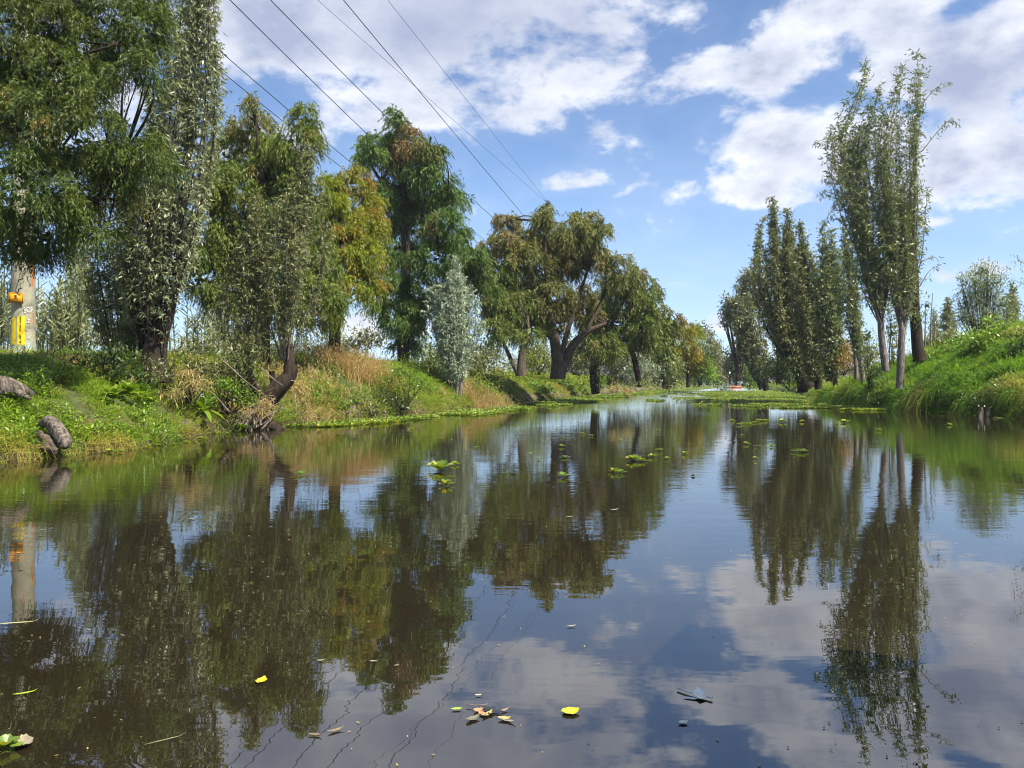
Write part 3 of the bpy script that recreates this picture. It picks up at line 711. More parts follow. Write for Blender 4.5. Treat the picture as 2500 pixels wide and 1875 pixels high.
th = [
 (34, 'grey-green thicket behind the pollard willow, low in the gap', [(690,860,34,22),(740,865,34,22),(780,868,30,18),(650,865,30,20)], 'broad_grey', 40),
 (36, 'leafy scrub between the dark cypress foot and the silver willow', [(1090,868,30,26),(1125,878,30,22),(1060,875,24,22)], 'wil_silver', 40),
 (48, 'dark scrub filling the gap left of the V-shaped trunk', [(1165,858,34,30),(1200,850,30,34),(1150,885,30,20)], 'broad_dark', 34),
 (50, 'sunlit scrub seen between the two forked trunks', [(1300,850,26,36),(1330,870,26,30),(1290,885,30,22)], 'broad_grey', 30),
 (52, 'tall dark scrub right of the spreading trunk', [(1400,850,34,36),(1440,860,34,34),(1470,870,30,32),(1420,885,34,24)], 'broad_dark', 30),
 (58, 'olive thicket right of the leaning cypress', [(1500,880,30,34),(1540,875,30,34),(1575,870,30,36),(1520,905,34,26)], 'wil_olive', 30),
 (66, 'tall mixed thicket under the turning tree', [(1600,860,30,44),(1640,870,30,44),(1610,905,34,28),(1660,905,26,26)], 'cyp_olive', 24),
 (85, 'low bright thicket before the far grey-green trees', [(1690,905,22,28),(1712,912,20,24),(1735,915,16,22)], 'broad', 20),
 (120, 'far thicket ending the left bank at the vanishing point', [(1735,900,14,30),(1748,905,12,26),(1758,915,9,18)], 'broad_grey', 14),
 (52, 'shaded thicket behind the dark columnar willows', [(1885,895,30,34),(1920,890,30,40),(1955,890,30,40),(1990,895,30,36)], 'broad_dark', 26),
 (48, 'grey thicket behind the thin white stems', [(2030,880,30,36),(2065,870,30,40),(2100,865,26,40),(2130,870,26,34)], 'broad_grey', 30),
 (95, 'low thicket on the right side near the small boats', [(1815,905,14,28),(1830,912,14,24),(1842,905,14,30)], 'broad_dark', 16),
 (70, 'far scrub line right of the background spires', [(2330,845,40,22),(2400,840,40,26),(2460,838,40,26),(2280,850,36,16)], 'broad_grey', 20),
]
for (Y, lab, bl_, mt, dn) in th:
    bush('bush', lab, Y, bl_, M[mt], dn*Q, .0045 * Y, .0020 * Y, sub=.010 * Y, base=max(q[1]+q[3] for q in bl_)+8, stems=1)
mark('bg left')

# ---- shrubs on near left bank
bush('bush', 'grey-green shrub standing right behind the pole', 22, [(180,800,50,40),(225,740,50,60),(200,680,40,40),(260,820,60,50),(150,850,50,36)], M['wil_silver'], 44*Q, .13, .03, sub=.35, base=900)
bush('bush', 'loose rough shrub at the foot of the tall willow with orange leaves', 15.0, [(455,860,46,46,.45),(410,900,50,36,.2),(500,890,46,40),(470,920,50,30,.3)], M['wil_olive'], 85*Q, .085, .022, sub=.22, base=985, acc_rand=.15, dY=.3)
bush('bush', 'grey-leaved shrub left of the pollard stub trunk', 16.6, [(560,870,50,50),(600,900,50,46),(545,915,46,36),(625,860,40,40),(575,955,50,30)], M['wil_olive'], 85*Q, .09, .024, sub=.24, base=1000, dY=.3)
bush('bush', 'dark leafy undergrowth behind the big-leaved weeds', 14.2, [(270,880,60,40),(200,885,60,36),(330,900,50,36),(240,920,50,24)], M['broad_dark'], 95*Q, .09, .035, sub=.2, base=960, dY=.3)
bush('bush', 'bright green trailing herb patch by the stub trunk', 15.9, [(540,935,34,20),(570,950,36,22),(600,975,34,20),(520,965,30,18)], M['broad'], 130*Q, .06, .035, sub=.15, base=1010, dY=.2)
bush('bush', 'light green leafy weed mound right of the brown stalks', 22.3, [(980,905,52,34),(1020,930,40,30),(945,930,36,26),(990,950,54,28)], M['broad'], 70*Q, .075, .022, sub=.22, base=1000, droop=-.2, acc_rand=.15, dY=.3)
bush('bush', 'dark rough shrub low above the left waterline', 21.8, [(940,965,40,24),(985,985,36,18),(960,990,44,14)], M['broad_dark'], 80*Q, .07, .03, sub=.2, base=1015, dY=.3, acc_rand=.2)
bush('bush', 'small dark bush high on the bank behind the silver willow', 25.5, [(1040,880,26,22),(1070,895,28,18)], M['broad_dark'], 60*Q, .08, .04, sub=.22, base=915, dY=.3)
mounds = [(12.2, 'bright weed mound at the far left edge of the near bank', [(20,990,50,26),(60,1000,40,20)], 'broad'), (11.6, 'yellowish creeping weed patch above the hooked log', [(90,1010,46,18),(50,1040,50,22)], 'broad_grey'),
 (13.0, 'lush green weed mound right of the bare earth chute', [(260,1010,40,26),(300,1020,44,26),(340,1010,40,24)], 'broad'), (12.4, 'bright fresh weeds low at the near waterline', [(290,1060,50,22),(350,1055,44,22),(400,1040,40,24)], 'broad'),
 (14.2, 'lime green weed patch below the tall willow', [(400,985,36,26),(430,1000,36,24),(370,960,34,22)], 'broad'), (14.0, 'broad leafy mound under the bank top beside the pole', [(160,905,50,22),(110,900,40,18)], 'broad_dark'),
 (18.4, 'dense weed slope right of the leaning stub', [(700,960,34,30),(740,985,34,26),(770,960,34,30),(690,1010,30,20)], 'broad'), (19.5, 'yellow-green weeds in the middle of the left bank', [(800,960,40,30),(840,985,40,26),(790,1000,36,20)], 'broad'),
 (20.8, 'green leafy mound below the rusty weeds', [(870,975,40,28),(910,1000,36,20),(860,1010,34,14)], 'broad_grey'), (27.5, 'grassy mound just right of the silver willow stems', [(1160,930,30,26),(1190,955,34,22),(1150,970,28,20)], 'broad'),
 (23, 'tall golden-green weeds behind the yellow-green bank weeds', [(760,900,40,36),(800,915,40,34),(720,905,30,30)], 'broad_grey'), (22, 'tall bright weeds at the crest under the yellow cypress', [(840,895,34,34),(880,915,34,26)], 'broad'),
 (26, 'leafy bank crest growth left of the silver willow', [(1060,905,30,26),(1085,930,30,26),(1050,945,30,22)], 'broad'), (30, 'golden-green crest weeds right of the silver willow', [(1180,895,36,24),(1215,905,34,22),(1150,905,26,22)], 'broad_grey'),
 (36, 'weedy slope below the spreading cypress', [(1370,935,36,16),(1400,945,34,14),(1340,930,30,14)], 'broad'),
 (33, 'green slope weeds left of the forked trunks', [(1240,925,40,18),(1290,940,40,20),(1330,950,30,16)], 'broad')]
for (Y, lab, bl_, mt) in mounds:
    Y = (hit(sum(q[0] for q in bl_) / len(bl_), sum(q[1] for q in bl_) / len(bl_)) or (0, Y, 0))[1]
    bush('weed_mound', lab, Y, bl_, M[mt], 60*Q*(13/Y), .0045*Y, .0021*Y, cat='weeds', sub=.012*Y, droop=-.3, stems=1, base=max(q[1]+q[3] for q in bl_), dY=.2, gap=.25, acc_rand=.12, sr=.008)
mark('shrubs left')

# ================================================================== RIGHT
willow('willow_tree', 'tallest pollard willow on the right bank with two pale bare trunks', 27.0,
    [[(770,2150,5),(660,2128,14),(560,2105,30),(480,2085,62),(400,2060,68),(330,2055,62),(260,2085,58),(200,2110,48),(150,2118,16)],
     [(800,2200,5),(700,2185,20),(600,2180,40),(480,2165,60),(380,2150,75),(280,2165,70),(200,2190,50),(160,2200,18)],
     [(800,2204,5),(700,2222,14),(620,2232,24),(500,2232,42),(380,2230,45),(280,2240,60),(200,2250,56),(150,2242,34),(128,2238,10)],
     [(775,2152,6),(700,2140,18),(640,2130,28),(520,2110,60),(420,2100,80),(330,2120,74),(260,2140,52),(210,2150,14)],
     [(810,2202,5),(740,2208,26),(660,2190,50),(580,2180,62),(500,2175,62),(430,2170,30)],
     [(790,2150,5),(740,2130,14),(660,2110,28),(560,2090,34),(480,2080,14)]],
    (2150, 925), M['wil_green'], M['bark_grey'], nshoot=72, dens=5.6, leafL=.16, leafW=.026, twig=.50, clump=7, leaf0=.10, srad=.030,
    trunk=[[(2162,905,9,1),(2152,820,8,1),(2150,760,7.5,1)],[(2150,770,7,1),(2140,680,10,.5),(2118,560,7),(2112,430,4)],[(2152,770,6,1),(2165,680,7),(2170,560,5)],[(2148,780,6,1),(2122,680,5),(2100,560,4),(2070,400,2)],
           [(2197,948,9.5),(2200,860,8.2),(2202,800,7.5)],[(2202,815,6.5),(2192,690,5.5),(2172,560,6),(2160,440,3)],[(2203,815,6.5),(2214,720,5.5),(2218,600,5),(2225,420,3)],[(2204,810,6),(2225,700,5),(2232,560,4),(2238,300,2)]],
    acc_rand=.10, droop=.45)
mark('R1')
def stubtrunk():
    root = empty('bare_tree', W(2238, 850, 30)); tag(root, 'thick dark bare trunk standing behind the two pale willow trunks', 'tree')
    limbs(root, 30, [[(2246,880,17),(2240,850,14),(2236,800,12),(2232,740,12),(2232,640,10),(2226,520,6)]], M['bark_dark'])
    B = Acc(); leaf_cloud(B, blobs_world([(2262,742,10,12),(2240,780,16,22),(2225,560,20,60)], 29.6), 40, .16, .05, sub=.3); B.obj('sprouts', M['wil_green'], root, kind='stuff')
stubtrunk()
def sidebranch(name, label, pts, Y, mat, n=60, L=.17, r=.02, col='twig'):
    root = empty(name, W(pts[0][0], pts[0][1], Y)); tag(root, label, 'branch')
    A = Acc(); P = spline([W(p[0], p[1], Y) for p in pts], 14); tube(A, P, np.linspace(r, r * .25, len(P)), 5, .5); A.obj('stem', M[col], root)
    t = R.random(n) ** .6 * (len(P) - 1); b0 = np.stack([np.interp(t, np.arange(len(P)), P[:, i]) for i in range(3)], -1)
    b0 = b0 + rand_unit(n) * .12
    D = nrm(rand_unit(n) * .6 + np.array([.3, 0, -.7])); S = nrm(np.cross(D, rand_unit(n)))
    B = Acc(); leaf_quads(B, b0, D, S, L, L * .18, R.random(n)); B.obj('leaves', mat, root, kind='stuff')
    return root
for i, (pts, lab) in enumerate([([(2250,370),(2290,320),(2320,292),(2335,300)], 'leafy side twig poking out right of the tallest willow'),
        ([(2245,260),(2285,215),(2315,200)], 'high side twig at the right shoulder of the tallest willow'),
        ([(2240,640),(2280,628),(2292,640)], 'bare drooping twig right of the pale trunks'),
        ([(2245,700),(2270,660),(2300,645)], 'thin twig crossing the sky beside the dark trunk'),
        ([(2080,500),(2050,478),(2015,468),(1998,480)], 'sparse low branch stretching left from the tallest willow'),
        ([(2060,470),(2040,500),(2020,530),(2008,545)], 'hanging leafy twig left of the tallest willow'),
        ([(2060,330),(2010,340),(1988,352)], 'short leafy twig at the left edge of the tallest willow')]):
    sidebranch('side_branch', lab, pts, 26.8, M['wil_green'], n=[70, 50, 12, 14, 90, 80, 50][i])
willow('willow_tree', 'slender willow on two thin white stems near the water on the right bank', 32.0,
    [[(880,2098,4),(800,2085,16),(720,2070,34),(640,2060,42),(580,2060,34),(530,2060,10)]], (2105, 935), M['wil_green'], M['bark_grey'], nshoot=16, dens=9, leafL=.15, leafW=.027, twig=.42, clump=6, leaf0=.05, srad=.022,
    trunk=[[(2108,935,5.5),(2098,860,5),(2084,780,4),(2072,680,3),(2062,600,1.5)],[(2091,925,5,.6),(2087,850,4.5,.6),(2082,780,4,.6),(2088,680,2,.6)]], acc_rand=.12)
mark('R1b')
willow('willow_tree', 'dark tall columnar willow with leaning trunk at the right waterline', 42.0,
    [[(900,1945,16),(800,1910,48),(700,1895,60),(620,1888,56),(560,1886,44),(520,1886,22),(482,1886,6)],
     [(900,1960,16),(800,1950,34),(700,1938,40),(620,1935,36),(560,1925,20),(510,1920,5)]],
    (1970, 950), M['wil_olive'], M['bark_dark'], nshoot=46, dens=8, leafL=.20, leafW=.040, twig=.55, clump=6, leaf0=.0, srad=.04,
    trunk=[[(1972,948,22),(1945,890,17),(1915,830,11),(1900,760,7)],[(1960,958,12),(1955,900,8),(1940,820,5)]], acc_rand=.10)
willow('willow_tree', 'second dark columnar willow, its blunt top lower than its left neighbour', 39.5,
    [[(930,1990,16),(820,1985,36),(720,1975,42),(640,1965,36),(580,1958,22),(538,1952,5)]],
    (1990, 945), M['wil_olive'], M['bark_dark'], nshoot=26, dens=9, leafL=.19, leafW=.038, twig=.5, clump=6, leaf0=.0, srad=.035,
    trunk=[[(1998,950,9),(1990,880,7),(1980,800,5)]], acc_rand=.12)
willow('willow_tree', 'leafy willow column just left of the thin white stems', 37.0,
    [[(930,2030,14),(820,2025,30),(720,2020,36),(640,2018,34),(590,2015,20),(548,2010,5)],[(900,2045,8),(780,2040,18),(660,2035,24),(560,2030,6)]],
    (2030, 935), M['wil_green'], M['bark_dark'], nshoot=26, dens=9, leafL=.18, leafW=.035, twig=.5, clump=6, leaf0=.0, srad=.035,
    trunk=[[(2040,940,6),(2032,860,5),(2025,780,4)]], acc_rand=.12)
willow('willow_tree', 'shorter willow column filling the gap between the two dark ones', 44.0,
    [[(935,1905,10),(840,1925,30),(740,1925,34),(650,1922,30),(590,1920,18),(555,1918,5)]], (1905, 950), M['wil_olive'], M['bark_dark'], nshoot=20, dens=8, leafL=.20, leafW=.042, twig=.55, clump=6, leaf0=.0, srad=.035)
bush('bush', 'brown dried leaf heap between the dark willows and the white stems', 37, [(2060,840,18,26,.9),(2072,870,18,30,.9),(2050,880,16,24,.8)], M['straw'], 40*Q, .12, .05, sub=.3, base=915)
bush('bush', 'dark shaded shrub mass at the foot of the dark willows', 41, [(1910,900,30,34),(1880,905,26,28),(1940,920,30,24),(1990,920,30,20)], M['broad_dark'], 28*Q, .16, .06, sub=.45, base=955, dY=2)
mark('R2')
willow('willow_tree', 'narrow willow fan leaning over the lily mats on the right', 58.0,
    [[(935,1865,12),(860,1845,30),(800,1832,36),(750,1828,30),(715,1825,8)],[(935,1855,8),(860,1815,20),(810,1800,22),(770,1797,8)]],
    (1868, 950), M['wil_olive'], M['bark_dark'], nshoot=26, dens=5.5, leafL=.28, leafW=.06, twig=.7, clump=6, leaf0=.02, srad=.06,
    trunk=[[(1872,952,8),(1855,900,6),(1838,850,4)],[(1858,950,5),(1838,900,4),(1815,850,2.5)]])
bush('eucalyptus_tree', 'rounded airy eucalyptus crown rising behind the narrow willow fan', 72,
    [(1832,672,22,22),(1818,705,24,22),(1790,740,30,24),(1775,765,20,18),(1835,735,26,26),(1805,770,24,18),(1782,790,12,12)], M['broad_grey'], 30*Q, .36, .13, cat='tree', sub=.7, stems=3, base=930, sr=.16, gap=.25)
bush('tree', 'dark rounded tree near the vanishing point on the right', 100, [(1790,870,20,22),(1785,900,22,20),(1800,900,18,26),(1812,850,14,22)], M['broad_dark'], 14*Q, .42, .22, cat='tree', sub=1.1, stems=2, base=940, sr=.15)
bush('tree', 'bluish distant tree left of the dark rounded one', 170, [(1775,898,13,26),(1790,910,14,20)], M['broad_grey'], 8*Q, .65, .38, cat='tree', sub=1.8, stems=2, base=938, sr=.2)
bush('tree', 'faint tree at the very end of the canal', 260, [(1762,905,10,22),(1772,918,14,14),(1750,908,10,22)], M['broad_grey'], 6*Q, .95, .55, cat='tree', sub=2.6, stems=2, base=938, sr=.3)
bush('bush', 'yellow-green bush at the waterline under the narrow willow fan', 66, [(1832,915,14,16),(1838,935,18,10),(1825,900,10,10)], M['broad'], 14*Q, .24, .12, sub=.6, base=950, stems=2)
# far forest behind everything: one mass
def treeline():
    A = Acc()
    bl = []
    for x in np.arange(-420, 420, 11):
        y = 300 + 40 * math.sin(x * .05); X = x + R.uniform(-3, 3)
        if X > 62 and X < 100: y = 430
        h = R.uniform(3.5, 7.5)
        bl.append((np.array([X, y + R.uniform(-20, 20), h * .55]), R.uniform(6, 10), h * .75, 0))
    leaf_cloud(A, bl, 1.0, 1.6, .9, .4, 0, 3.0, .1)
    o = A.obj('forest', M['broad_grey'], kind='stuff'); o['label'] = 'low far-off wood closing the horizon'
treeline()
willow('willow_tree', 'small willow spire right of the bare stakes', 62, [[(850,2312,8),(800,2314,14),(760,2314,13),(728,2314,3)]], (2313, 860), M['wil_silver'], M['bark'], nshoot=14, dens=6, leafL=.26, leafW=.06, twig=.6, clump=6, leaf0=.0, srad=.04)
willow('willow_tree', 'thin willow spire right of the bushy background tree', 58, [[(850,2474,8),(780,2472,12),(720,2470,12),(688,2468,3)]], (2474, 860), M['wil_silver'], M['bark'], nshoot=14, dens=6, leafL=.26, leafW=.06, twig=.6, clump=6, leaf0=.0, srad=.04)
willow('willow_tree', 'lowest and farthest willow spire beside the bare stakes', 70, [[(850,2280,7),(800,2282,10),(760,2282,3)]], (2281, 860), M['wil_pale'], M['bark'], nshoot=10, dens=5, leafL=.3, leafW=.06, twig=.6, clump=5, leaf0=.0, srad=.04)
bush('tree', 'airy broad-crowned tree in the background above the grassy right bank', 52,
    [(2395,660,26,20),(2370,690,36,26),(2425,685,34,26),(2400,720,44,34),(2360,740,32,30),(2440,740,34,30),(2400,780,44,34),(2450,780,30,30),(2350,775,22,26)], M['wil_green'], 40*Q, .21, .06, cat='tree', sub=.55, stems=4, base=880, sr=.10, gap=.2)
bush('bush', 'low olive scrub behind the bare stakes', 60, [(2300,835,30,18),(2340,830,30,20),(2270,840,30,18),(2480,820,40,30),(2430,830,40,26)], M['wil_olive'], 30*Q, .3, .12, sub=.6, base=865)
bush('bush', 'leafy bright shrub crowning the grassy right bank', 27.5, [(2400,820,40,24),(2440,800,40,28),(2370,835,34,18),(2475,830,40,30),(2420,850,50,20)], M['broad'], 34*Q, .15, .07, sub=.35, base=880, acc_rand=.1)
bush('bush', 'darker tangled shrub at the right picture edge on the bank', 25.5, [(2490,850,34,34),(2500,900,34,34),(2520,810,34,30),(2470,870,24,22)], M['broad_dark'], 40*Q, .13, .06, sub=.32, base=930, acc_rand=.15)
bush('bush', 'narrow-leaved shrub between the white stems and the pale trunks', 30.5, [(2122,865,18,40),(2130,910,20,30),(2118,820,14,26)], M['wil_green'], 44*Q, .15, .035, sub=.3, base=950, droop=.5)
bush('bush', 'dark olive thicket right behind the pale trunks', 33, [(2180,800,24,50),(2185,860,30,30),(2170,740,16,40)], M['wil_olive'], 30*Q, .16, .05, sub=.35, base=890)
mark('right bg')
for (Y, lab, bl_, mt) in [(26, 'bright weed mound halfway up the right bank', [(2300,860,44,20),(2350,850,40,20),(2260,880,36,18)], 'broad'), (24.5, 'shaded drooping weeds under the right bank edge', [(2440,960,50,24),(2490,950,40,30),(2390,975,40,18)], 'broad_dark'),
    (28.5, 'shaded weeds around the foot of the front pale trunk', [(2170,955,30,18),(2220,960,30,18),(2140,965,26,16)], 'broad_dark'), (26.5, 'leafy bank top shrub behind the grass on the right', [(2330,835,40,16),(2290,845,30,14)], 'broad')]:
    Y = (hit(sum(q[0] for q in bl_) / len(bl_), sum(q[1] for q in bl_) / len(bl_), 20) or (0, Y, 0))[1]
    bush('weed_mound', lab, Y, bl_, M[mt], 34*Q, .0045*Y, .0019*Y, cat='weeds', sub=.011*Y, droop=-.1, stems=1, base=max(q[1]+q[3] for q in bl_), dY=.2, gap=.2, acc_rand=.1)

# bare stakes
for k_, (x, y0, y1, lean, lab) in enumerate([(2258, 850, 735, 3, 'tall thin bare stake left in its cluster'), (2272, 850, 715, 5, 'tallest bare stake on the right bank'), (2250, 850, 765, -6, 'short crooked bare stake next to the dark trunk'), (2281, 845, 770, 0, 'stout pale bare stake, rightmost of its cluster')]):
    root = empty('bare_stake', W(x, y0, 34)); tag(root, lab, 'stake')
    A = Acc(); P = spline([W(x, y0 + 10, 34), W(x + 1, (y0 + y1) / 2, 34), W(x + lean, y1, 34)], 8); tube(A, P, np.linspace(.045, .012, len(P)), 6, .5); A.obj('stem', M['twig'], root)
    A = Acc()
    for q in range(3):
        s = P[3 + q]; e = s + np.array([R.uniform(-.35, .35), 0, R.uniform(.2, .5)]); tube(A, [s, (s + e) / 2, e], [.014, .01, .005], 4, .5)
    A.obj('twigs', M['twig'], root, kind='stuff')

# twigs at right edge
for (pts, lab) in [([(2520,700),(2490,690),(2476,683)], 'reddish twig tip entering at the right edge'), ([(2520,650),(2495,640),(2482,628)], 'upper reddish twig tip at the right edge'), ([(2520,770),(2495,745),(2480,740)], 'lower thin twig tip at the right edge')]:
    sidebranch('side_branch', lab, pts, 14, M['cyp_brown'], n=30, L=.07, r=.008)

# ------------------------------------------------------------------ grass and herbs on banks
def bank_pts(side, y0, y1, d0, d1, n, pw=1.0):
    y = R.uniform(y0, y1, n); d = d0 + (d1 - d0) * R.random(n) ** pw
    x = XL(y) - d if side == 0 else XR(y) + d
    z = HL(x, y) if side == 0 else HR(x, y)
    return np.stack([x, y, z], -1), d
def visible(P, m=.06):
    u = P[:, 0] / np.maximum(P[:, 1], .1)
    return (np.abs(u) < .676 + m)
def tufts(A, P, per, L, Wd, droop, spread=.8, lean=(0, 0, 0), straw=0.0, r=.06, patch=1.0):
    P = P[visible(P)]
    nz = fbm(P[:, 0] * patch, P[:, 1] * patch, 21)
    n = len(P); si = np.repeat(np.arange(n), per); N = len(si)
    B = P[si] + np.concatenate([R.normal(size=(N, 2)) * r, np.zeros((N, 1))], 1); B[:, 2] -= .03
    D = nrm(np.concatenate([R.normal(size=(N, 2)) * spread, np.ones((N, 1))], 1) * np.array([1, 1, .9]) + np.array(lean))
    n4 = fbm(P[:, 0] * 2.3, P[:, 1] * 2.3, 77, 3); ls = (L * R.uniform(.6, 1.3, n) * (.25 + 1.0 * nz + 1.7 * np.maximum(n4 - .45, 0) * 2))[si] * R.uniform(.6, 1.15, N)
    ac = np.clip((R.random(N) < straw) * R.uniform(.4, 1, N) + ss((nz - .58) / .12)[si] * .55 * (straw > .0), 0, 1)
    blade(A, B, D, ls, Wd, droop, np.clip(nz[si] * .5 + R.uniform(-.1, .5, N), 0, 1), ac)
G = Acc()
NG = .72
def soil_gap(P):   # bare trampled chute on the near-left bank
    px = 1250 + F * P[:, 0] / P[:, 1]; py = HORY - F * (P[:, 2] - HC) / P[:, 1]
    cx = np.interp(py, [945, 960, 1000, 1040], [150, 175, 195, 215])
    return ~((np.abs(px - cx) < np.interp(py, [940, 975, 1040], [26, 30, 8])) & (py > 938) & (py < 1045))
P, d = bank_pts(0, 9.4, 15.5, .0, 4.5, int(9000*NG)); P = P[soil_gap(P)]; tufts(G, P, 7, .26, .009, .9, .75, (.10, -.15, 0), .12)
P, d = bank_pts(0, 15.5, 30, .0, 4.0, int(9000*NG)); tufts(G, P, 6, .34, .013, .8, .7, (.15, -.1, 0), .30)
P, d = bank_pts(0, 30, 62, .0, 5.0, int(5500*NG)); tufts(G, P, 6, .42, .024, .8, .7, (.15, -.1, 0), .22)
P, d = bank_pts(0, 62, 260, -1, 7.0, int(4500*NG)); tufts(G, P, 5, .8, .09, .8, .8, (.2, -.1, 0), .12)
P, d = bank_pts(0, 9.4, 30, 4.5, 14, int(2500*NG)); tufts(G, P, 6, .45, .018, .8, .7, (0, 0, 0), .2)
P, d = bank_pts(0, -3, 9.4, 0, 4, int(700*NG)); tufts(G, P, 6, .26, .014, .9, .75, (.1, 0, 0), .12)
# thin straggling stems hanging to the water at the left edge
P, d = bank_pts(0, 9.4, 12, -.12, 1.0, 1300); tufts(G, P, 4, .32, .007, 1.6, .9, (.5, -.3, -.3), .35)
P, d = bank_pts(0, 17, 34, -.1, .6, 1500); tufts(G, P, 5, .30, .012, 1.5, .9, (.6, -.2, -.2), .35)
G.obj('grass', M['grass'], kind='stuff')['label'] = 'bright green grass and weeds covering the left bank'
mark('grass L')
G = Acc()
P, d = bank_pts(1, 21, 36, .0, 3.0, int(9500*NG)); tufts(G, P, 7, .55, .020, 1.25, .55, (-.45, -.12, 0), .05, .08, .6)
P, d = bank_pts(1, 21, 40, 3.0, 16, int(9500*NG)); tufts(G, P, 7, .60, .022, 1.0, .55, (-.25, -.1, 0), .06, .08, .5)
P, d = bank_pts(1, 36, 60, .0, 6, int(4500*NG)); tufts(G, P, 6, .6, .034, 1.1, .55, (-.35, -.1, 0), .05, .1)
P, d = bank_pts(1, 60, 260, -1, 9, int(3500*NG)); tufts(G, P, 5, .9, .10, .9, .7, (-.3, -.1, 0), .08, .2)
P, d = bank_pts(1, 40, 110, 8, 50, int(3000*NG)); tufts(G, P, 5, .9, .06, .8, .6, (0, 0, 0), .2, .2)
P, d = bank_pts(1, 21, 45, -.05, .35, int(2600*NG)); tufts(G, P, 6, .75, .020, 1.7, .5, (-.9, -.2, -.3), .06, .05)
G.obj('grass', M['grass_right'], kind='stuff')['label'] = 'long lush drooping grass on the high right bank'
mark('grass R')
# dry orange stalk stands and straw on the left bank
def stalks(name, label, cen, n, h, mat, accent, head=True):
    root = empty(name, cen[0]); tag(root, label, 'weeds'); A = Acc(); B = Acc()
    for c in cen:
        m = n // len(cen)
        p = np.array(c) + np.concatenate([R.normal(size=(m, 2)) * np.array([.45, .3]), np.zeros((m, 1))], 1)
        p[:, 2] = HL(p[:, 0], p[:, 1])
        D = nrm(np.concatenate([R.normal(size=(m, 2)) * .28, np.ones((m, 1))], 1))
        L = h * R.uniform(.6, 1.15, m)
        blade(A, p, D, L, .012, .15, R.random(m), (R.random(m) < accent) * R.uniform(.4, 1, m))
        if head:
            for q in range(9):
                t = R.uniform(.45, 1.0, m); b0 = p + D * (L * t * .95)[:, None]
                d2 = nrm(D + rand_unit(m) * .8); S = nrm(np.cross(d2, rand_unit(m)))
                leaf_tris(B, b0, d2, S, .09, .014, R.random(m), (R.random(m) < accent) * R.uniform(.4, 1, m))
    A.obj('stalks', mat, root, kind='stuff')
    if head: B.obj('seed_heads', mat, root, kind='stuff')
    return root
def on_left(px, d, Y=None):
    # point on left bank: at column px and distance d inland
    y = Y; x = (px - 1250) / F * y; return (x, y, float(HL(x, y)))
stalks('dry_weeds', 'tall rusty brown seeding weeds standing on the middle of the left bank', [on_left(860, 0, 22.5), on_left(905, 0, 22.8), on_left(940, 0, 23.2), on_left(820, 0, 22)], 900, .85, M['straw'], .45)
stalks('dry_weeds', 'orange dry weeds right of the silver willow on the left bank', [on_left(1165, 0, 29.5), on_left(1200, 0, 31), on_left(1230, 0, 32), on_left(1140, 0, 29)], 800, .85, M['straw'], .35)
stalks('dry_weeds', 'pale straw tuft at the top of the bare earth chute', [on_left(200, 0, 14.5)], 120, .4, M['straw'], .2)
stalks('dry_weeds', 'straw-coloured weeds thin along the bank right of the stub trunk', [on_left(740, 0, 19.5), on_left(790, 0, 20.2), on_left(700, 0, 19)], 380, .5, M['straw'], .2)
# hanging dead vine heaps
def deadheap(label, spots, Y, n, L=.22, m='straw'):
    root = empty('dead_vines', W(spots[0][0], spots[0][1], Y)); tag(root, label, 'dead vines'); A = Acc()
    for (px, py, rx, ry) in spots:
        q = n // len(spots); a = R.normal(size=(q, 3)) * .5
        p = W(px, py, Y) + a * np.array([rx / F * Y, .25, ry / F * Y])
        D = nrm(R.normal(size=(q, 3)) * .7 + np.array([.15, -.1, -.6])); S = nrm(np.cross(D, rand_unit(q)))
        leaf_quads(A, p, D, S, L * R.uniform(.4, 1.3, q), .014, R.random(q), (R.random(q) < .3) * .4)
    A.obj('leaf_mass', M[m], root, kind='stuff')
deadheap('brown dead leaves spilling right of the leaning stub trunk', [(735,965,26,34),(752,1000,20,30),(720,940,24,16)], 17.2, 600)
deadheap('tan dead stems draped around the base of the stub trunk', [(648,985,20,34),(600,1000,34,20),(560,985,34,12),(525,950,24,16)], 16.4, 700)
deadheap('pinkish dry vines under the tall willow', [(455,905,34,14),(480,930,34,16),(430,955,30,14)], 14.6, 420)
deadheap('dry straw patch low on the right grass bank', [(2385,930,40,12),(2430,918,24,8)], 27.0, 500, .3)
deadheap('rust-brown dry patch below the orange weeds at the waterline', [(1080,960,12,16),(1500,945,16,12),(1530,950,14,10)], 27.0, 500, .2)

# broad-leaved plants
def rosette(name, label, base, n, L, Wd, mat, cat, up=(.3, 1.2), segs=4, leafname='leaf', start=.0):
    root = empty(name, base); tag(root, label, cat)
    for i in range(n):
        az = R.uniform(0, 2 * math.pi); el = R.uniform(*up); l = L * R.uniform(.65, 1.2); w = Wd * R.uniform(.8, 1.2)
        t = np.linspace(0, 1, segs + 2)
        r = np.cos(el) * l * t * (1 + .3 * t); z = np.sin(el) * l * t - .55 * l * t ** 2.2 * np.cos(el)
        wd = w * np.sin(np.pi * np.clip(t * .9 + .08, 0, 1)) ** .8 * .5
        dx, dy = math.cos(az), math.sin(az)
        c = np.stack([dx * r, dy * r, z], -1) + np.array(base); s = np.array([-dy, dx, 0.0])
        vs = np.concatenate([c + s * wd[:, None] + np.array([0, 0, .25]) * wd[:, None], c, c - s * wd[:, None] + np.array([0, 0, .25]) * wd[:, None]])
        m = len(t); f = [(j, j + 1, m + j + 1, m + j) for j in range(m - 1)] + [(m + j, m + j + 1, 2 * m + j + 1, 2 * m + j) for j in range(m - 1)]
        A = Acc(); A.add(vs, f, R.random(), (R.random() < .15) * .4); TRI[0] += len(f) * 2
        A.obj(leafname, mat, root, smooth=True)
    return root
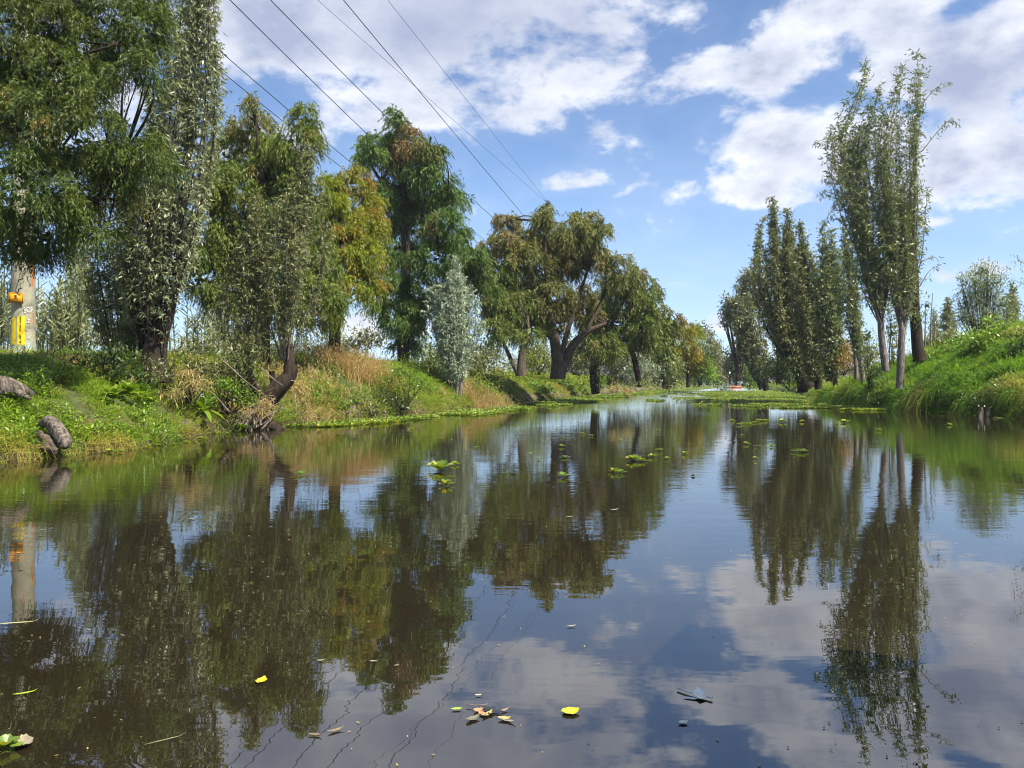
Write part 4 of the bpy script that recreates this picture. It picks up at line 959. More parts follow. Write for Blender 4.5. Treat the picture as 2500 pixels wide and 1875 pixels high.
def bh(px, py, dz=0.0):
    h = hit(px, py) or bl(px, 14); return (h[0], h[1], h[2] + dz)
def bl(px, Y, dz=0.0): x = (px - 1250) / F * Y; return (x, Y, float(HL(x, Y)) + dz)
rosette('dock_plant', 'big broad-leaved dock clump in the middle of the near bank', bh(312, 985, .12), 30, .36, .12, M['broad'], 'plant', (.5, 1.3))
rosette('dock_plant', 'smaller pale broad-leaved dock left of the large clump', bh(275, 990, .1), 22, .32, .11, M['broad'], 'plant', (.5, 1.3))
rosette('dock_plant', 'long-leaved plant higher up behind the dock clumps', bh(285, 945, .1), 16, .42, .07, M['broad'], 'plant', (.7, 1.4))
rosette('strap_leaf_plant', 'strap-leaved green plant at the waterline left of the dead stems', bh(497, 1032, .2), 34, .50, .085, M['broad'], 'plant', (.1, 1.3))
rosette('dock_plant', 'pale-leaved dock at the right end of the big clump', bh(345, 990, .1), 22, .34, .11, M['broad'], 'plant', (.5, 1.3))
rosette('water_plant', 'leafy green plant rooted in the water before the dark roots', ((592-1250)/F*16.2, 16.2, .02), 12, .22, .09, M['broad'], 'plant', (.3, 1.2))
# weed stems near left log
def herb(label, px, Y, h, n=3, L=.10, mat='broad', nl=26, w=.022):
    b0 = np.array(bh(px, Y)); root = empty('herb', b0); tag(root, label, 'weed'); A = Acc(); B = Acc()
    for _ in range(n):
        e = b0 + np.array([R.normal() * .12, R.normal() * .08, h * R.uniform(.7, 1.1)]); s = b0 + np.array([R.normal() * .05, R.normal() * .05, -.05])
        P = spline([s, (s + e) / 2 + R.normal(size=3) * .03, e], 8); tube(A, P, .006, 4, .5)
        t = R.uniform(.25, 1, nl) * (len(P) - 1); p = np.stack([np.interp(t, np.arange(len(P)), P[:, i]) for i in range(3)], -1)
        D = nrm(R.normal(size=(nl, 3)) * np.array([1, 1, .4]) + np.array([0, 0, .25])); S = nrm(np.cross(D, np.array([0, 0, 1.0]) + rand_unit(nl) * .3))
        leaf_quads(B, p, D, S, L * R.uniform(.7, 1.2, nl), w, R.random(nl))
    A.obj('stems', M['broad_dark'], root); B.obj('leaves', M[mat], root, kind='stuff')
for a in [('upright leafy weed just right of the grey log', 86, 955, .55, 4), ('tall bright weed beside the pole foot', 130, 950, .75, 4), ('short weed at the head of the bare earth chute', 112, 968, .5, 3),
          ('small weed sprout on the grey log end', 72, 965, .4, 3), ('leafy weed at the bank top below the cypress', 200, 905, .55, 4), ('bright weed growing above the dock clump', 250, 930, .6, 5),
          ('weed with narrow leaves above the dock clump', 300, 930, .55, 5), ('yellow-green weed right of the dock clump', 370, 985, .5, 5), ('leafy weed close to the tall willow base', 345, 950, .5, 4)]:
    herb(*a)
# ground leaf cover on near bank
A = Acc()
for (y0, y1, n, L) in ((9.4, 15, 22000, .065), (15, 30, 15000, .08)):
    P, d = bank_pts(0, y0, y1, .05, 3.2, n); P = P[soil_gap(P)]; P = P[visible(P)]; nzv = fbm(P[:, 0] * 1.3, P[:, 1] * 1.3, 33); P = P[nzv > .46]
    N = len(P); P[:, 2] += R.uniform(.03, .22, N); D = nrm(rand_unit(N) * np.array([1, 1, .5]) + np.array([.2, -.2, .1])); S = nrm(np.cross(D, np.array([0, 0, 1.0]) + rand_unit(N) * .5))
    leaf_quads(A, P, D, S, L * R.uniform(.7, 1.5, N), L * .45, R.random(N), (R.random(N) < .12) * R.uniform(.2, .8, N))
A.obj('ground_cover', M['broad'], kind='stuff')['label'] = 'small-leaved creeping herbs spreading through the left bank grass'
# reeds behind the pole
def reeds(label, spots, n, h, mat):
    root = empty('reed_clump', bl(spots[0][0], spots[0][1])); tag(root, label, 'reeds'); A = Acc(); B = Acc()
    for (px, Y) in spots:
        m = n // len(spots)
        for _ in range(m):
            b0 = np.array(bl(px + R.normal() * 22, Y + R.normal() * .5)); H = h * R.uniform(.6, 1.15); ln = R.normal(size=2) * .10 * H
            P = spline([b0, b0 + np.array([ln[0] * .4, ln[1] * .4, H * .6]), b0 + np.array([ln[0], ln[1], H])], 8); tube(A, P, .012, 4, .5)
            q = 16; t = np.linspace(.25, 1, q) * (len(P) - 1); p = np.stack([np.interp(t, np.arange(len(P)), P[:, i]) for i in range(3)], -1)
            az = R.uniform(0, 6.28, q); D = nrm(np.stack([np.cos(az), np.sin(az), np.full(q, 1.2)], -1))
            blade(B, p, D, .52 * R.uniform(.6, 1.3, q), .036, 1.1, R.random(q))
    A.obj('canes', M['broad_grey'], root, kind='stuff'); B.obj('leaves', M[mat], root, kind='stuff')
reeds('pale giant reed stand left of and behind the pole', [(10, 22), (-20, 23), (40, 24)], 60, 2.3, 'wil_silver')
reeds('pale giant reed stand right of the pole with spiky tops', [(110, 22), (140, 23), (165, 21.5)], 60, 2.0, 'wil_silver')
reeds('grey-leaved reeds behind the tall willow base', [(470, 24), (520, 25), (560, 25)], 50, 1.7, 'wil_silver')
mark('plants')

# ------------------------------------------------------------------ logs and roots
def lumpy(name, P0, rads, mat, parent=None, sides=16, wob=.07, flat=1.0):
    A = Acc(); sides = max(sides, 14) + 8; pts = spline(P0, 40); rr = np.interp(np.linspace(0, 1, len(pts)), np.linspace(0, 1, len(rads)), rads)
    tube(A, pts, rr, sides, .5, cap=True, wob=wob); return A.obj(name, mat, parent, smooth=False)
def WS(px, py, Y, up=0.0, s=1.0): q = W(px, py, Y); q[2] += up; return q
Yg = (hit(30, 975) or (0, 12, 0))[1] - .1
root = empty('log', W(20, 945, Yg)); tag(root, 'weathered grey log lying on the bank at the left edge', 'log')
lumpy('log_trunk', [W(-60, 940, Yg - .2), W(0, 945, Yg - .1), W(40, 950, Yg), W(78, 962, Yg + .3)], [.15, .17, .13, .05], M['bark_log'], root)
lumpy('branch_stub', [W(45, 958, Yg - .1), W(74, 974, Yg - .35)], [.06, .02], M['bark_log'], root, 8)
Yg = (hit(130, 1092) or (0, 10.9, 0))[1] - .12
root = empty('log', W(125, 1080, Yg)); tag(root, 'hooked broken log jutting over the water at the near left bank', 'log')
lumpy('hooked_log', [W(96, 1040, Yg + .3), W(120, 1028, Yg + .2), W(142, 1050, Yg), W(160, 1080, Yg - .2), W(150, 1094, Yg - .25)], [.04, .085, .10, .085, .03], M['bark_log'], root, 14)
lumpy('broken_side', [W(92, 1056, Yg + .15), W(104, 1072, Yg), W(122, 1090, Yg - .15), W(136, 1102, Yg - .25)], [.05, .10, .08, .03], M['bark'], root, 12, .25)
root = empty('post_stump', W(652, 1050, 16.7)); tag(root, 'pale rotten post standing in the water under the leaning willow', 'post')
lumpy('post', [W(652, 1056, 16.7), W(653, 1025, 16.7), W(657, 1008, 16.7)], [.10, .085, .05], M['bark_log'], root, 10)
root = empty('root_tangle', W(600, 1045, 16.6)); tag(root, 'pale fan of dead roots and reeds at the stub trunk foot', 'roots')
for i in range(34):
    a = R.uniform(535, 640); P = [W(a, R.uniform(1035, 1060), 16.3), W(a + R.uniform(0, 30), R.uniform(1005, 1030), 16.5), W(a + R.uniform(20, 70), R.uniform(965, 1005), 16.8)]
    A = Acc(); pts = spline(P, 8); tube(A, pts, np.linspace(.018, .006, len(pts)) * R.uniform(.6, 1.8), 5, .5); A.obj('root', M['twig'] if i % 3 else M['bark_log'], root)
root = empty('root_flare', W(605, 1045, 16.9)); tag(root, 'dark spreading root mass of the leaning willow at the waterline', 'roots')
for i, e in enumerate([(545, 1062), (575, 1064), (610, 1062), (640, 1060), (690, 1052)]):
    lumpy('root', [W(618 + i * 4, 1020, 17.0), W((618 + e[0]) / 2, 1035, 16.8), W(e[0], e[1], 16.6)], [.17, .13, .06], M['bark_dark'], root, 9, .15)
root = empty('driftwood', W(2400, 1010, 22.6)); tag(root, 'pale broken stubs poking from under the right bank', 'wood')
for x in (2394, 2410):
    lumpy('stub', [W(x, 1022, 22.9), W(x + 1, 1008, 23.0), W(x + 2, 994, 23.0)], [.05, .07, .04], M['bark_log'], root, 8)
for (pts, lab) in [([(505,1000),(488,965),(470,935),(455,905)], 'long dry pole-like branch slanting through the left thicket'), ([(545,880),(600,930),(640,960)], 'dry white twig leaning against the leaning willow'),
                   ([(640,900),(668,925),(690,940)], 'pale dead stick on the stub trunk'), ([(2290,915),(2250,932),(2235,940)], 'fallen pale stick lying in the right bank grass'), ([(560,1005),(520,960),(490,940)], 'second dry branch lying in the weeds near the waterline')]:
    Yd = 27 if pts[0][0] > 1500 else 15.6
    r_ = empty('dead_branch', W(pts[0][0], pts[0][1], Yd)); tag(r_, lab, 'branch'); A = Acc(); P = spline([W(p[0], p[1], Yd) for p in pts], 10)
    tube(A, P, np.linspace(.016, .006, len(P)), 6, .5); A.obj('stick', M['twig'], r_)

# ------------------------------------------------------------------ concrete pole with signs
def pole():
    Y = 19.0; X = (57 - 1250) / F * Y; z0 = float(HL(X, Y)) - .3
    root = empty('utility_pole', (X, Y, z0)); tag(root, 'grey concrete utility pole with yellow number strip and orange warning sign', 'pole')
    m, b = mat_new('stained_concrete')
    pos = b.new('ShaderNodeNewGeometry').outputs['Position']
    n = b.noise(pos, 5, 8, .65); n2 = b.noise(b.vmath('MULTIPLY', pos, (3, 3, .8)), 2.0, 4, .6)
    c = b.mix(b.ramp(n, .3, .7), (.36, .335, .24, 1), (.25, .245, .18, 1))
    c = b.mix(b.ramp(n2, .60, .70), c, (.42, .16, .06, 1))
    sz = b.new('ShaderNodeSeparateXYZ'); b.l.new(pos, sz.inputs[0])
    c = b.mix(b.math('MULTIPLY', b.ramp(b.math('ADD', sz.outputs[2], b.math('MULTIPLY', n, .8)), 2.6, 2.1), .8), c, (.40, .52, .52, 1))
    pr = b.new('ShaderNodeBsdfPrincipled'); b.l.new(c, pr.inputs['Base Color']); pr.inputs['Roughness'].default_value = .85
    bp = b.new('ShaderNodeBump'); bp.inputs['Strength'].default_value = .4; bp.inputs['Distance'].default_value = .01; b.l.new(n, bp.inputs['Height']); b.l.new(bp.outputs[0], pr.inputs['Normal'])
    o = b.new('ShaderNodeOutputMaterial'); b.l.new(pr.outputs[0], o.inputs[0])
    r0 = .275
    rr = lambda z: r0 - .008 * (z - z0)
    A = Acc(); zs = np.linspace(z0, z0 + 13, 14); tube(A, [(X, Y, z) for z in zs], [rr(z) for z in zs], 32, .5, cap=True); A.obj('shaft', m, root, smooth=True)
    face = math.atan2(-Y, -X); vs = math.cos(face + math.pi / 2)
    def on(u, w, z):      # u metres to the right, w metres out towards the canal, height z
        return (X + math.cos(face) * w - math.sin(face) * u, Y + math.sin(face) * w + math.cos(face) * u, z)
    lat = lambda px: (px - 57) / F * Y * .86
    def ang(px): return face + math.asin(max(-.98, min(.98, lat(px) / r0)))
    def arc(name, pxc, half, za, zb, mat, off=.006):
        cen = ang(pxc); da = half / F * Y * .86 / r0 / max(.35, math.cos(cen - face)); th = np.linspace(cen - da, cen + da, 9); V = []
        for z in (za, zb):
            for q in (off, off - .004): V += [(X + (rr(z) + q) * math.cos(t), Y + (rr(z) + q) * math.sin(t), z) for t in th]
        A = Acc(); A.add(V, [(j, j + 1, 19 + j, 18 + j) for j in range(8)]); return A.obj(name, mat, root, smooth=True)
    yel = flat_mat('sign_yellow', (.80, .58, .01), .5); ora = flat_mat('sign_orange', (.85, .36, .01), .5); blk = flat_mat('sign_black', (.02, .018, .015), .6); wht = flat_mat('paint_white', (.75, .75, .75), .7); rust = flat_mat('paint_rust', (.62, .17, .03), .8)
    z = lambda py: HC + (HORY - py) / F * Y
    arc('number_strip', 51, 9.5, z(842), z(773), yel)
    arc('number_strip', 33, 5, z(842), z(777), yel)
    arc('rust_band', 82, 1.6, z(790), z(763), rust); arc('rust_band', 79, 1.3, z(700), z(640), rust)
    def text(body, px, py, size, mat, name, w=None, sx=1.0, tilt=0):
        cu = bpy.data.curves.new(name, 'FONT'); cu.body = body; cu.size = size; cu.align_x = 'CENTER'; cu.align_y = 'CENTER'; cu.extrude = .0015
        o = bpy.data.objects.new(name, cu); COL.objects.link(o)
        me = bpy.data.meshes.new_from_object(o); me.materials.clear(); me.materials.append(mat); bpy.data.objects.remove(o)
        o = bpy.data.objects.new(name, me); COL.objects.link(o); o.parent = root
        if w is None: a = ang(px); r = rr(z(py)) + .014; p = (X + math.cos(a) * r, Y + math.sin(a) * r, z(py))
        else: a = face; p = on(lat(px), w, z(py))
        o.location = Vector(p) - Vector(root.location); o.rotation_euler = (rad(90), tilt, a + math.pi / 2); o.scale = (sx, 1, 1)
        return o
    for i, ch in enumerate(['3', '3', '1', '5', '0', '', '6', '7', '4']):
        if ch: text(ch, 50, 777 + i * 7.4, .095, blk, 'digit')
    pw = r0 + .05; w, h = 33 / F * Y * .9, 25 / F * Y; cu_, cz = lat(40), z(731)
    def plate(name, u0, u1, z0_, z1_, w0, w1, mat):
        A = Acc(); c = [on(u, ww, zz) for u in (u0, u1) for ww in (w1, w0) for zz in (z0_, z1_)]
        A.add(c, [(0, 1, 3, 2), (4, 6, 7, 5), (0, 4, 5, 1), (2, 3, 7, 6), (0, 2, 6, 4), (1, 5, 7, 3)]); return A.obj(name, mat, root)
    plate('warning_plate', cu_ - w / 2, cu_ + w / 2, cz - h / 2, cz + h / 2, pw - .004, pw, ora)
    for (a0, a1, b0, b1) in [(-w/2+.012, w/2-.012, h/2-.022, h/2-.012), (-w/2+.012, w/2-.012, -h/2+.012, -h/2+.022), (-w/2+.012, -w/2+.022, -h/2+.022, h/2-.022), (w/2-.022, w/2-.012, -h/2+.022, h/2-.022)]:
        plate('border', cu_ + a0, cu_ + a1, cz + b0, cz + b1, pw + .0005, pw + .002, blk)
    def disc(name, du, dz, r, rx=1.0, mat=blk, dy=.003):
        A = Acc(); t = np.linspace(0, 2 * np.pi, 17)[:-1]; V = [on(cu_ + du + math.cos(a) * r * rx, pw + dy, cz + dz + math.sin(a) * r) for a in t]; A.add(V, [tuple(range(16))]); return A.obj(name, mat, root)
    disc('skull', -.01, .045, .036, .9); disc('skull_jaw', -.01, .012, .018, 1.0); disc('eye', -.023, .047, .009, 1, ora, .005); disc('eye', .004, .047, .009, 1, ora, .005)
    for s_ in (1, -1):
        A = Acc(); tube(A, [on(cu_ - .055, pw + .004, cz - .02 - s_ * .013), on(cu_ + .035, pw + .004, cz - .02 + s_ * .013)], .005, 5, .5, cap=True); A.obj('crossbone', blk, root)
    text('PELIGRO', 40, 740.5, .055, blk, 'lettering', w=pw + .003)
    plate('bracket', cu_ - .05, cu_ + .12, cz + .125, cz + .132, r0 * .6, pw, M['bark_dark'])
    for zz in (z(690), z(712)):
        A = Acc(); tube(A, [on(-.10, r0 * .9, zz), on(-.10, r0 + .12, zz + .02), on(-.02, r0 + .16, zz + .05)], .012, 6, .5); A.obj('step_rod', M['bark_dark'], root)
    text('SOF', 69, 758, .20, wht, 'graffiti', sx=.62, tilt=-.15)
    text('Z', 70, 785, .14, wht, 'graffiti', sx=.8); text('~', 66, 806, .16, wht, 'graffiti'); text('+', 70, 826, .12, wht, 'graffiti')
pole()

# ------------------------------------------------------------------ overhead cables
wire = flat_mat('cable_dark', (.03, .03, .035), .5)
wire2 = flat_mat('cable_thin', (.07, .07, .08), .5)
# (px,py at a near point, its height), (px,py at a far point, its height)
cables = [((562,0),(905,335),11.5,10.8,.013,'thick cable, the leftmost of those leaving at the top edge'),
          ((661,0),(985,325),12.0,11.2,.013,'thick cable entering the top edge second from the left'),
          ((776,0),(1378,531),13.5,12.5,.007,'thin faint cable between two thick ones'),
          ((839,0),(1283,531),12.5,11.5,.013,'thick cable crossing the big cloud down to the brown cypress'),
          ((947,0),(1373,537),14.0,13.0,.007,'thin faint cable, rightmost of all the cables'),
          ((555,140),(905,436),9.5,9.0,.011,'lower cable passing just above the two-tipped cypress'),
          ((548,180),(870,436),9.0,8.6,.011,'lowest cable, crossing in front of the two-tipped cypress')]
for i, (a, b_, h1, h2, r, lab) in enumerate(cables):
    y1 = (h1 - HC) * F / (HORY - a[1]); y2 = (h2 - HC) * F / (HORY - b_[1]); p1 = W(a[0], a[1], y1); p2 = W(b_[0], b_[1], y2)
    d = p2 - p1
    k = np.linspace(-1.6, 3.2, 44) if b_[0] < 1200 else np.linspace(-1.0, 1.9, 44)
    P = p1 + d * k[:, None]; sag = .10
    P[:, 2] = p1[2] + (p2[2] - p1[2]) * k + sag * k * (k - 1) * (1.0)
    A = Acc(); tube(A, P, r, 6, .5)
    o = A.obj('power_cable', wire if r > .01 else wire2); tag(o, lab, 'cable', 'overhead cables strung along the left bank')

# ------------------------------------------------------------------ floating plants
def rosette_mesh(n, L, wd, curl=.5, seed=0, name='water_lettuce'):
    rg = np.random.default_rng(seed); A = Acc()
    for i in range(n):
        az = i * 2.399 + rg.uniform(-.3, .3); el = rg.uniform(.15, .35) + .8 * (i / n) * curl * 1.2; l = L * rg.uniform(.75, 1.1) * (1 - .35 * i / n); w = wd * rg.uniform(.8, 1.15)
        t = np.array([0, .35, .7, 1.0]); r = l * t * math.cos(el); z = l * t * math.sin(el) * .9 + .004 - .12 * l * t ** 3
        hw = w * np.array([.22, .6, 1.0, .55]) * .5; dx, dy = math.cos(az), math.sin(az); s = np.array([-dy, dx, 0.0])
        c = np.stack([dx * r, dy * r, z], -1)
        V = np.concatenate([c + s * hw[:, None] + [0, 0, .12 * w], c, c - s * hw[:, None] + [0, 0, .12 * w]]); f = [(j, j + 1, 4 + j + 1, 4 + j) for j in range(3)] + [(4 + j, 5 + j, 9 + j, 8 + j) for j in range(3)]
        A.add(V, f, rg.random(), (rg.random() < .2) * .7)
    return A.mesh(name, M['pad'], True)
LM = [rosette_mesh(8, .085, .045, .8, 1), rosette_mesh(10, .075, .042, 1.0, 2), rosette_mesh(6, .095, .05, .6, 3), rosette_mesh(12, .10, .065, .8, 4)]
def lettuce(px, py, s, k, label, group='water lettuce plants scattered over the open water', rz=None):
    Y = HC * F / (py - HORY); o = bpy.data.objects.new('water_lettuce', LM[k]); COL.objects.link(o)
    o.location = ((px - 1250) / F * Y, Y, .006); o.rotation_euler = (0, 0, random.uniform(0, 6.28) if rz is None else rz); o.scale = (s, s, s)
    tag(o, label, 'water lettuce', group)
special = [(1073,1149,2.2,3,'largest bright yellow-green water lettuce, alone in the middle of the water'), (1091,1186,1.5,1,'smaller green water lettuce just below the largest yellow one'),
 (1375,1165,1.35,0,'cupped water lettuce with curled leaf in the centre of the water'), (1500,1154,1.3,1,'flat straggling water lettuce left of the bushier pair'),(1515,1156,1.1,0,'small lettuce joined to the flat straggling one'), (1549,1125,1.5,3,'bushy water lettuce floating right of centre'), (1568,1127,1.2,1,'lettuce touching the bushy one on its right'),
 (738,1160,1.2,2,'small yellow-green water lettuce floating off the left bank'), (1610,1101,1.1,0,'lone yellow lettuce with trailing stem at mid canal'), (2318,1038,1.9,1,'lone water lettuce in front of the right bank'),
 (1952,1104,1.6,2,'flat pale lettuce floating right of centre'), (2062,1032,2.2,3,'yellow-leaved lettuce before the right mats'), (2046,1036,1.9,1,'whitish lettuce left of the yellow-leaved one'), (2145,1051,1.6,0,'small pale lettuce below the right mat edge'),
 (1910,1030,2.1,3,'bushy lettuce clump standing alone left of the right mats'), (1958,1030,1.9,1,'round lettuce clump between the chain and the yellow-leaved one'), (1788,1028,2.0,1,'round lettuce left of the floating chain'), (1822,1085,1.5,1,'lettuce below the floating chain'),
 (12,1830,.55,3,'bright lettuce leaves cut off by the bottom left corner')]
for (px, py, s, k, lab) in special: lettuce(px, py, s * (.72 if py < 1100 else .9), k, lab)
for i in range(11): lettuce(1806 + i * 7, 1038 - i * 1.2 + R.uniform(-2, 2), R.uniform(.8, 1.4), i % 4, 'lettuce rosette forming part of the slanting chain before the right mats', 'rosettes of the slanting lettuce chain')
cnt = 0
while cnt < 60:
    px = R.uniform(1000, 1990); py = 985 + 150 * R.random() ** 2.2; Y = HC * F / (py - HORY); x = (px - 1250) / F * Y
    if x < XL(Y) + .3 or x > XR(Y) - .5: continue
    lettuce(px, py, R.uniform(.4, 1.0), int(R.integers(4)), 'small water lettuce scattered on the open canal', 'small lettuces scattered on the open canal'); cnt += 1
for i in range(26):
    px = R.uniform(0, 700); Y = R.uniform(11, 18); x = (px - 1250) / F * Y
    x = XL(Y) + R.uniform(.05, .5); o = bpy.data.objects.new('water_lettuce', LM[i % 4]); COL.objects.link(o); o.location = (x, Y, .006); s = R.uniform(.6, 1.1); o.scale = (s, s, s); o.rotation_euler = (0, 0, i * 1.3)
    tag(o, 'little lettuce hugging the near left waterline', 'water lettuce', 'little lettuces along the near left waterline')

def mat_plants(name, label, y0, y1, side, width_fn, n, thr, size, seed, fx=.5, fy=.9):
    y = R.uniform(y0, y1, n) if y1 / y0 < 3 else np.exp(R.uniform(np.log(y0), np.log(y1), n))
    e = (XL(y) if side == 0 else XR(y)); w = width_fn(y)
    u = R.random(n) ** 1.2; x = e + u * w if side == 0 else e - u * w
    x = np.clip(x, XL(y) - .1, XR(y) + .1)
    nz = fbm(x * fx, y * fy * .5, seed) - .18 * u
    k = nz > thr; x, y = x[k], y[k]; P = np.stack([x, y, np.full(len(x), .008)], -1); P = P[visible(P)]; n = len(P)
    A = Acc(); s = size * (1 + P[:, 1] / 110)
    t0 = R.uniform(-.2, .5, n) + fbm(P[:, 0] * .8, P[:, 1] * .8, 5) * .4; ac = (R.random(n) < .08) * .7
    for q in range(6):
        az = q * 1.047 + R.uniform(-.4, .4, n); el = R.uniform(.1, .9, n) * np.interp(P[:, 1], [30, 120], [1, .5])
        D = np.stack([np.cos(az) * np.cos(el), np.sin(az) * np.cos(el), np.sin(el)], -1); S = np.stack([-np.sin(az), np.cos(az), np.zeros(n)], -1)
        leaf_quads(A, P, D, S, s * R.uniform(.6, 1.1, n), s * .62, np.clip(t0 + R.uniform(0, .35, n), 0, 1), ac, mid=.65)
    o = A.obj(name, M['pad'], kind='stuff'); o['label'] = label
mat_plants('floating_plants', 'strip of floating lettuce along the left bank', 17.5, 46, 0, lambda y: 1.5 + .06 * (y - 17), 6000, .42, .10, 51)
mat_plants('floating_plants', 'sparse floating plants farther along the left edge', 44, 240, 0, lambda y: 2.6 + .03 * (y - 44), 4200, .40, .16, 52)
mat_plants('floating_plants', 'broad lettuce mats filling the right half of the canal', 31, 110, 1, lambda y: np.interp(y, [30, 34, 45, 60, 110], [2.5, 5.5, 10.5, 11.5, 15]), 16500, .435, .10, 53, .5, 1.2)
mat_plants('floating_plants', 'narrow lettuce fringe under the near right bank', 24.5, 32, 1, lambda y: np.interp(y, [24.5, 28, 32], [.6, 1.8, 3.4]), 1400, .45, .095, 54)
mat_plants('floating_plants', 'continuous green plant cover closing the far canal', 165, 560, 1, lambda y: np.full_like(y, 40.0) , 4500, .45, .10, 55)
mark('floating')

# floating leaves and debris
def leafobj(name, label, px, py, L, Wd, col, rz, cat='leaf', curl=.25, z=.004, col2=None):
    Y = HC * F / (py - HORY); A = Acc(); t = np.linspace(0, 1, 7); hw = Wd * .5 * np.sin(np.pi * np.clip(t * .94 + .04, 0, 1)) ** .75
    curl *= .35; x = (t - .5) * L; zz = curl * L * (t - .5) ** 2 * 1.6 + .06 * L * (t > .9); hw = hw * (1 + .18 * np.sin(t * 17 + px))
    c = np.stack([x, 0 * x, zz], -1); s = np.array([0, 1.0, 0])
    V = np.concatenate([c + s * hw[:, None] + [0, 0, Wd * .07], c, c - s * hw[:, None] + [0, 0, Wd * .07]]); f = [(j, j + 1, 8 + j, 7 + j) for j in range(6)] + [(7 + j, 8 + j, 15 + j, 14 + j) for j in range(6)]
    A.add(V, f); mt = flat_mat(name + '_mat', col, .45, .4, .35, 40, col2); me = A.mesh(name, mt, True)
    o = bpy.data.objects.new(name, me); COL.objects.link(o); o.location = ((px - 1250) / F * Y, Y, z); o.rotation_euler = (0, 0, rz)
    tag(o, label, cat); return o
leafobj('dead_leaf', 'curled brown dead leaf floating near the bottom left corner', 58, 1817, .085, .045, (.30, .25, .17), -1.0, curl=.5)
leafobj('willow_leaf', 'bright green willow leaf lying on dark water at lower left', 62, 1694, .07, .012, (.30, .42, .02), .55)
leafobj('yellow_leaf', 'yellow crumpled leaf on the dark reflection left of centre', 638, 1664, .05, .035, (.70, .55, .03), 1.4, curl=.3)
leafobj('yellow_leaf', 'rounded lemon-yellow leaf floating alone at the bottom centre', 1393, 1740, .055, .05, (.60, .58, .03), .2, curl=.25)
leafobj('straw_blade', 'pale straw blade floating at the left edge', 40, 1522, .18, .012, (.45, .45, .2), .25, curl=0)
leafobj('straw_blade', 'thin pale straw floating low at the lower left', 405, 1808, .11, .005, (.30, .26, .14), .6, curl=0)
leafobj('pale_leaf', 'pale curled leaf floating by the lower cable reflection', 820, 1785, .05, .014, (.24, .18, .10), .6, curl=.4)
leafobj('pale_leaf', 'little pale leaf left of the curled pale one', 770, 1796, .04, .012, (.18, .14, .08), -.2, curl=.3)
leafobj('willow_leaf', 'tiny pale leaf above the debris clump', 1168, 1699, .022, .010, (.5, .5, .3), .2)
for (px, py, L, rz, lab) in [(1500,1245,.08,.5,'small white floating fleck right of centre'), (1390,1262,.06,.1,'small pinkish floating leaf in the centre'), (1395,1530,.04,.3,'tiny brown leaf on the blue reflection'), (470,1268,.06,-.3,'tiny yellow leaf off the near left bank'),
                        (912,1616,.03,0,'tiny leaf floating on the dark cypress reflection'), (968,1626,.02,.4,'tiny leaf right of its twin on the dark reflection'), (783,1614,.03,.2,'small pale leaf at the edge of the dark reflection')]:
    leafobj('leaf_fleck', lab, px, py, L, L * .35, (.30, .28, .17), rz)
A = Acc(); n = 420; Yp = np.exp(R.uniform(np.log(1.9), np.log(26), n)); Xp = R.uniform(-.68, .68, n) * Yp; k = (Xp > XL(Yp) + .1) & (Xp < XR(Yp) - .1)
Pp = np.stack([Xp, Yp, np.full(n, .003)], -1)[k]; n = len(Pp); a_ = R.uniform(0, 6.28, n); D = np.stack([np.cos(a_), np.sin(a_), np.full(n, .04)], -1); S = np.stack([-np.sin(a_), np.cos(a_), 0 * a_], -1)
Lp = R.uniform(.004, .014, n) * (1 + Pp[:, 1] * .12); leaf_quads(A, Pp, D, S, Lp, Lp * .4, R.random(n))
o = A.obj('floating_litter', M['straw'], kind='stuff'); o['label'] = 'fine specks of dust and leaf litter drifting on the water'
def debris():
    Y0 = HC * F / (1745 - HORY); c = np.array([(1190 - 1250) / F * Y0, Y0, .004]); root = empty('debris_clump', c); tag(root, 'clump of decaying yellow, pink and black leaves floating at bottom centre', 'debris')
    cols = [(.50,.26,.13),(.46,.21,.11),(.40,.34,.14),(.18,.17,.12),(.07,.06,.03),(.03,.03,.03),(.46,.36,.12),(.34,.22,.14),(.03,.03,.04),(.25,.24,.2)]
    sp = [(1168,1737,.03,.028,.3),(1178,1745,.03,.02,-.6),(1190,1746,.045,.018,.9),(1155,1757,.05,.025,.7),(1199,1742,.03,.02,1.3),(1193,1733,.04,.02,-.3),(1232,1757,.04,.024,-.1),(1232,1736,.028,.012,.6),(1212,1740,.05,.014,-.5),(1240,1762,.05,.012,-.4)]
    for (px, py, L, w, rz), cl in zip(sp, cols):
        o = leafobj('decayed_leaf', 'x', px, py, L, w, cl, rz, curl=.6); del o['label']; del o['category']
        loc = o.location.copy(); o.parent = root; o.location = loc - Vector(c)
    A = Acc(); q = [np.array([(px - 1250) / F * Y0, Y0 + (1745 - py) * .0028, .008]) for (px, py) in ((1135, 1724), (1160, 1727), (1190, 1724))]; tube(A, spline(q, 8), .0015, 5, .5); A.obj('twig', M['twig'], root)
    leafobj('green_pod', 'bright green pod floating left of the debris clump', 1115, 1733, .035, .014, (.35, .60, .05), .1, curl=.1)
debris()
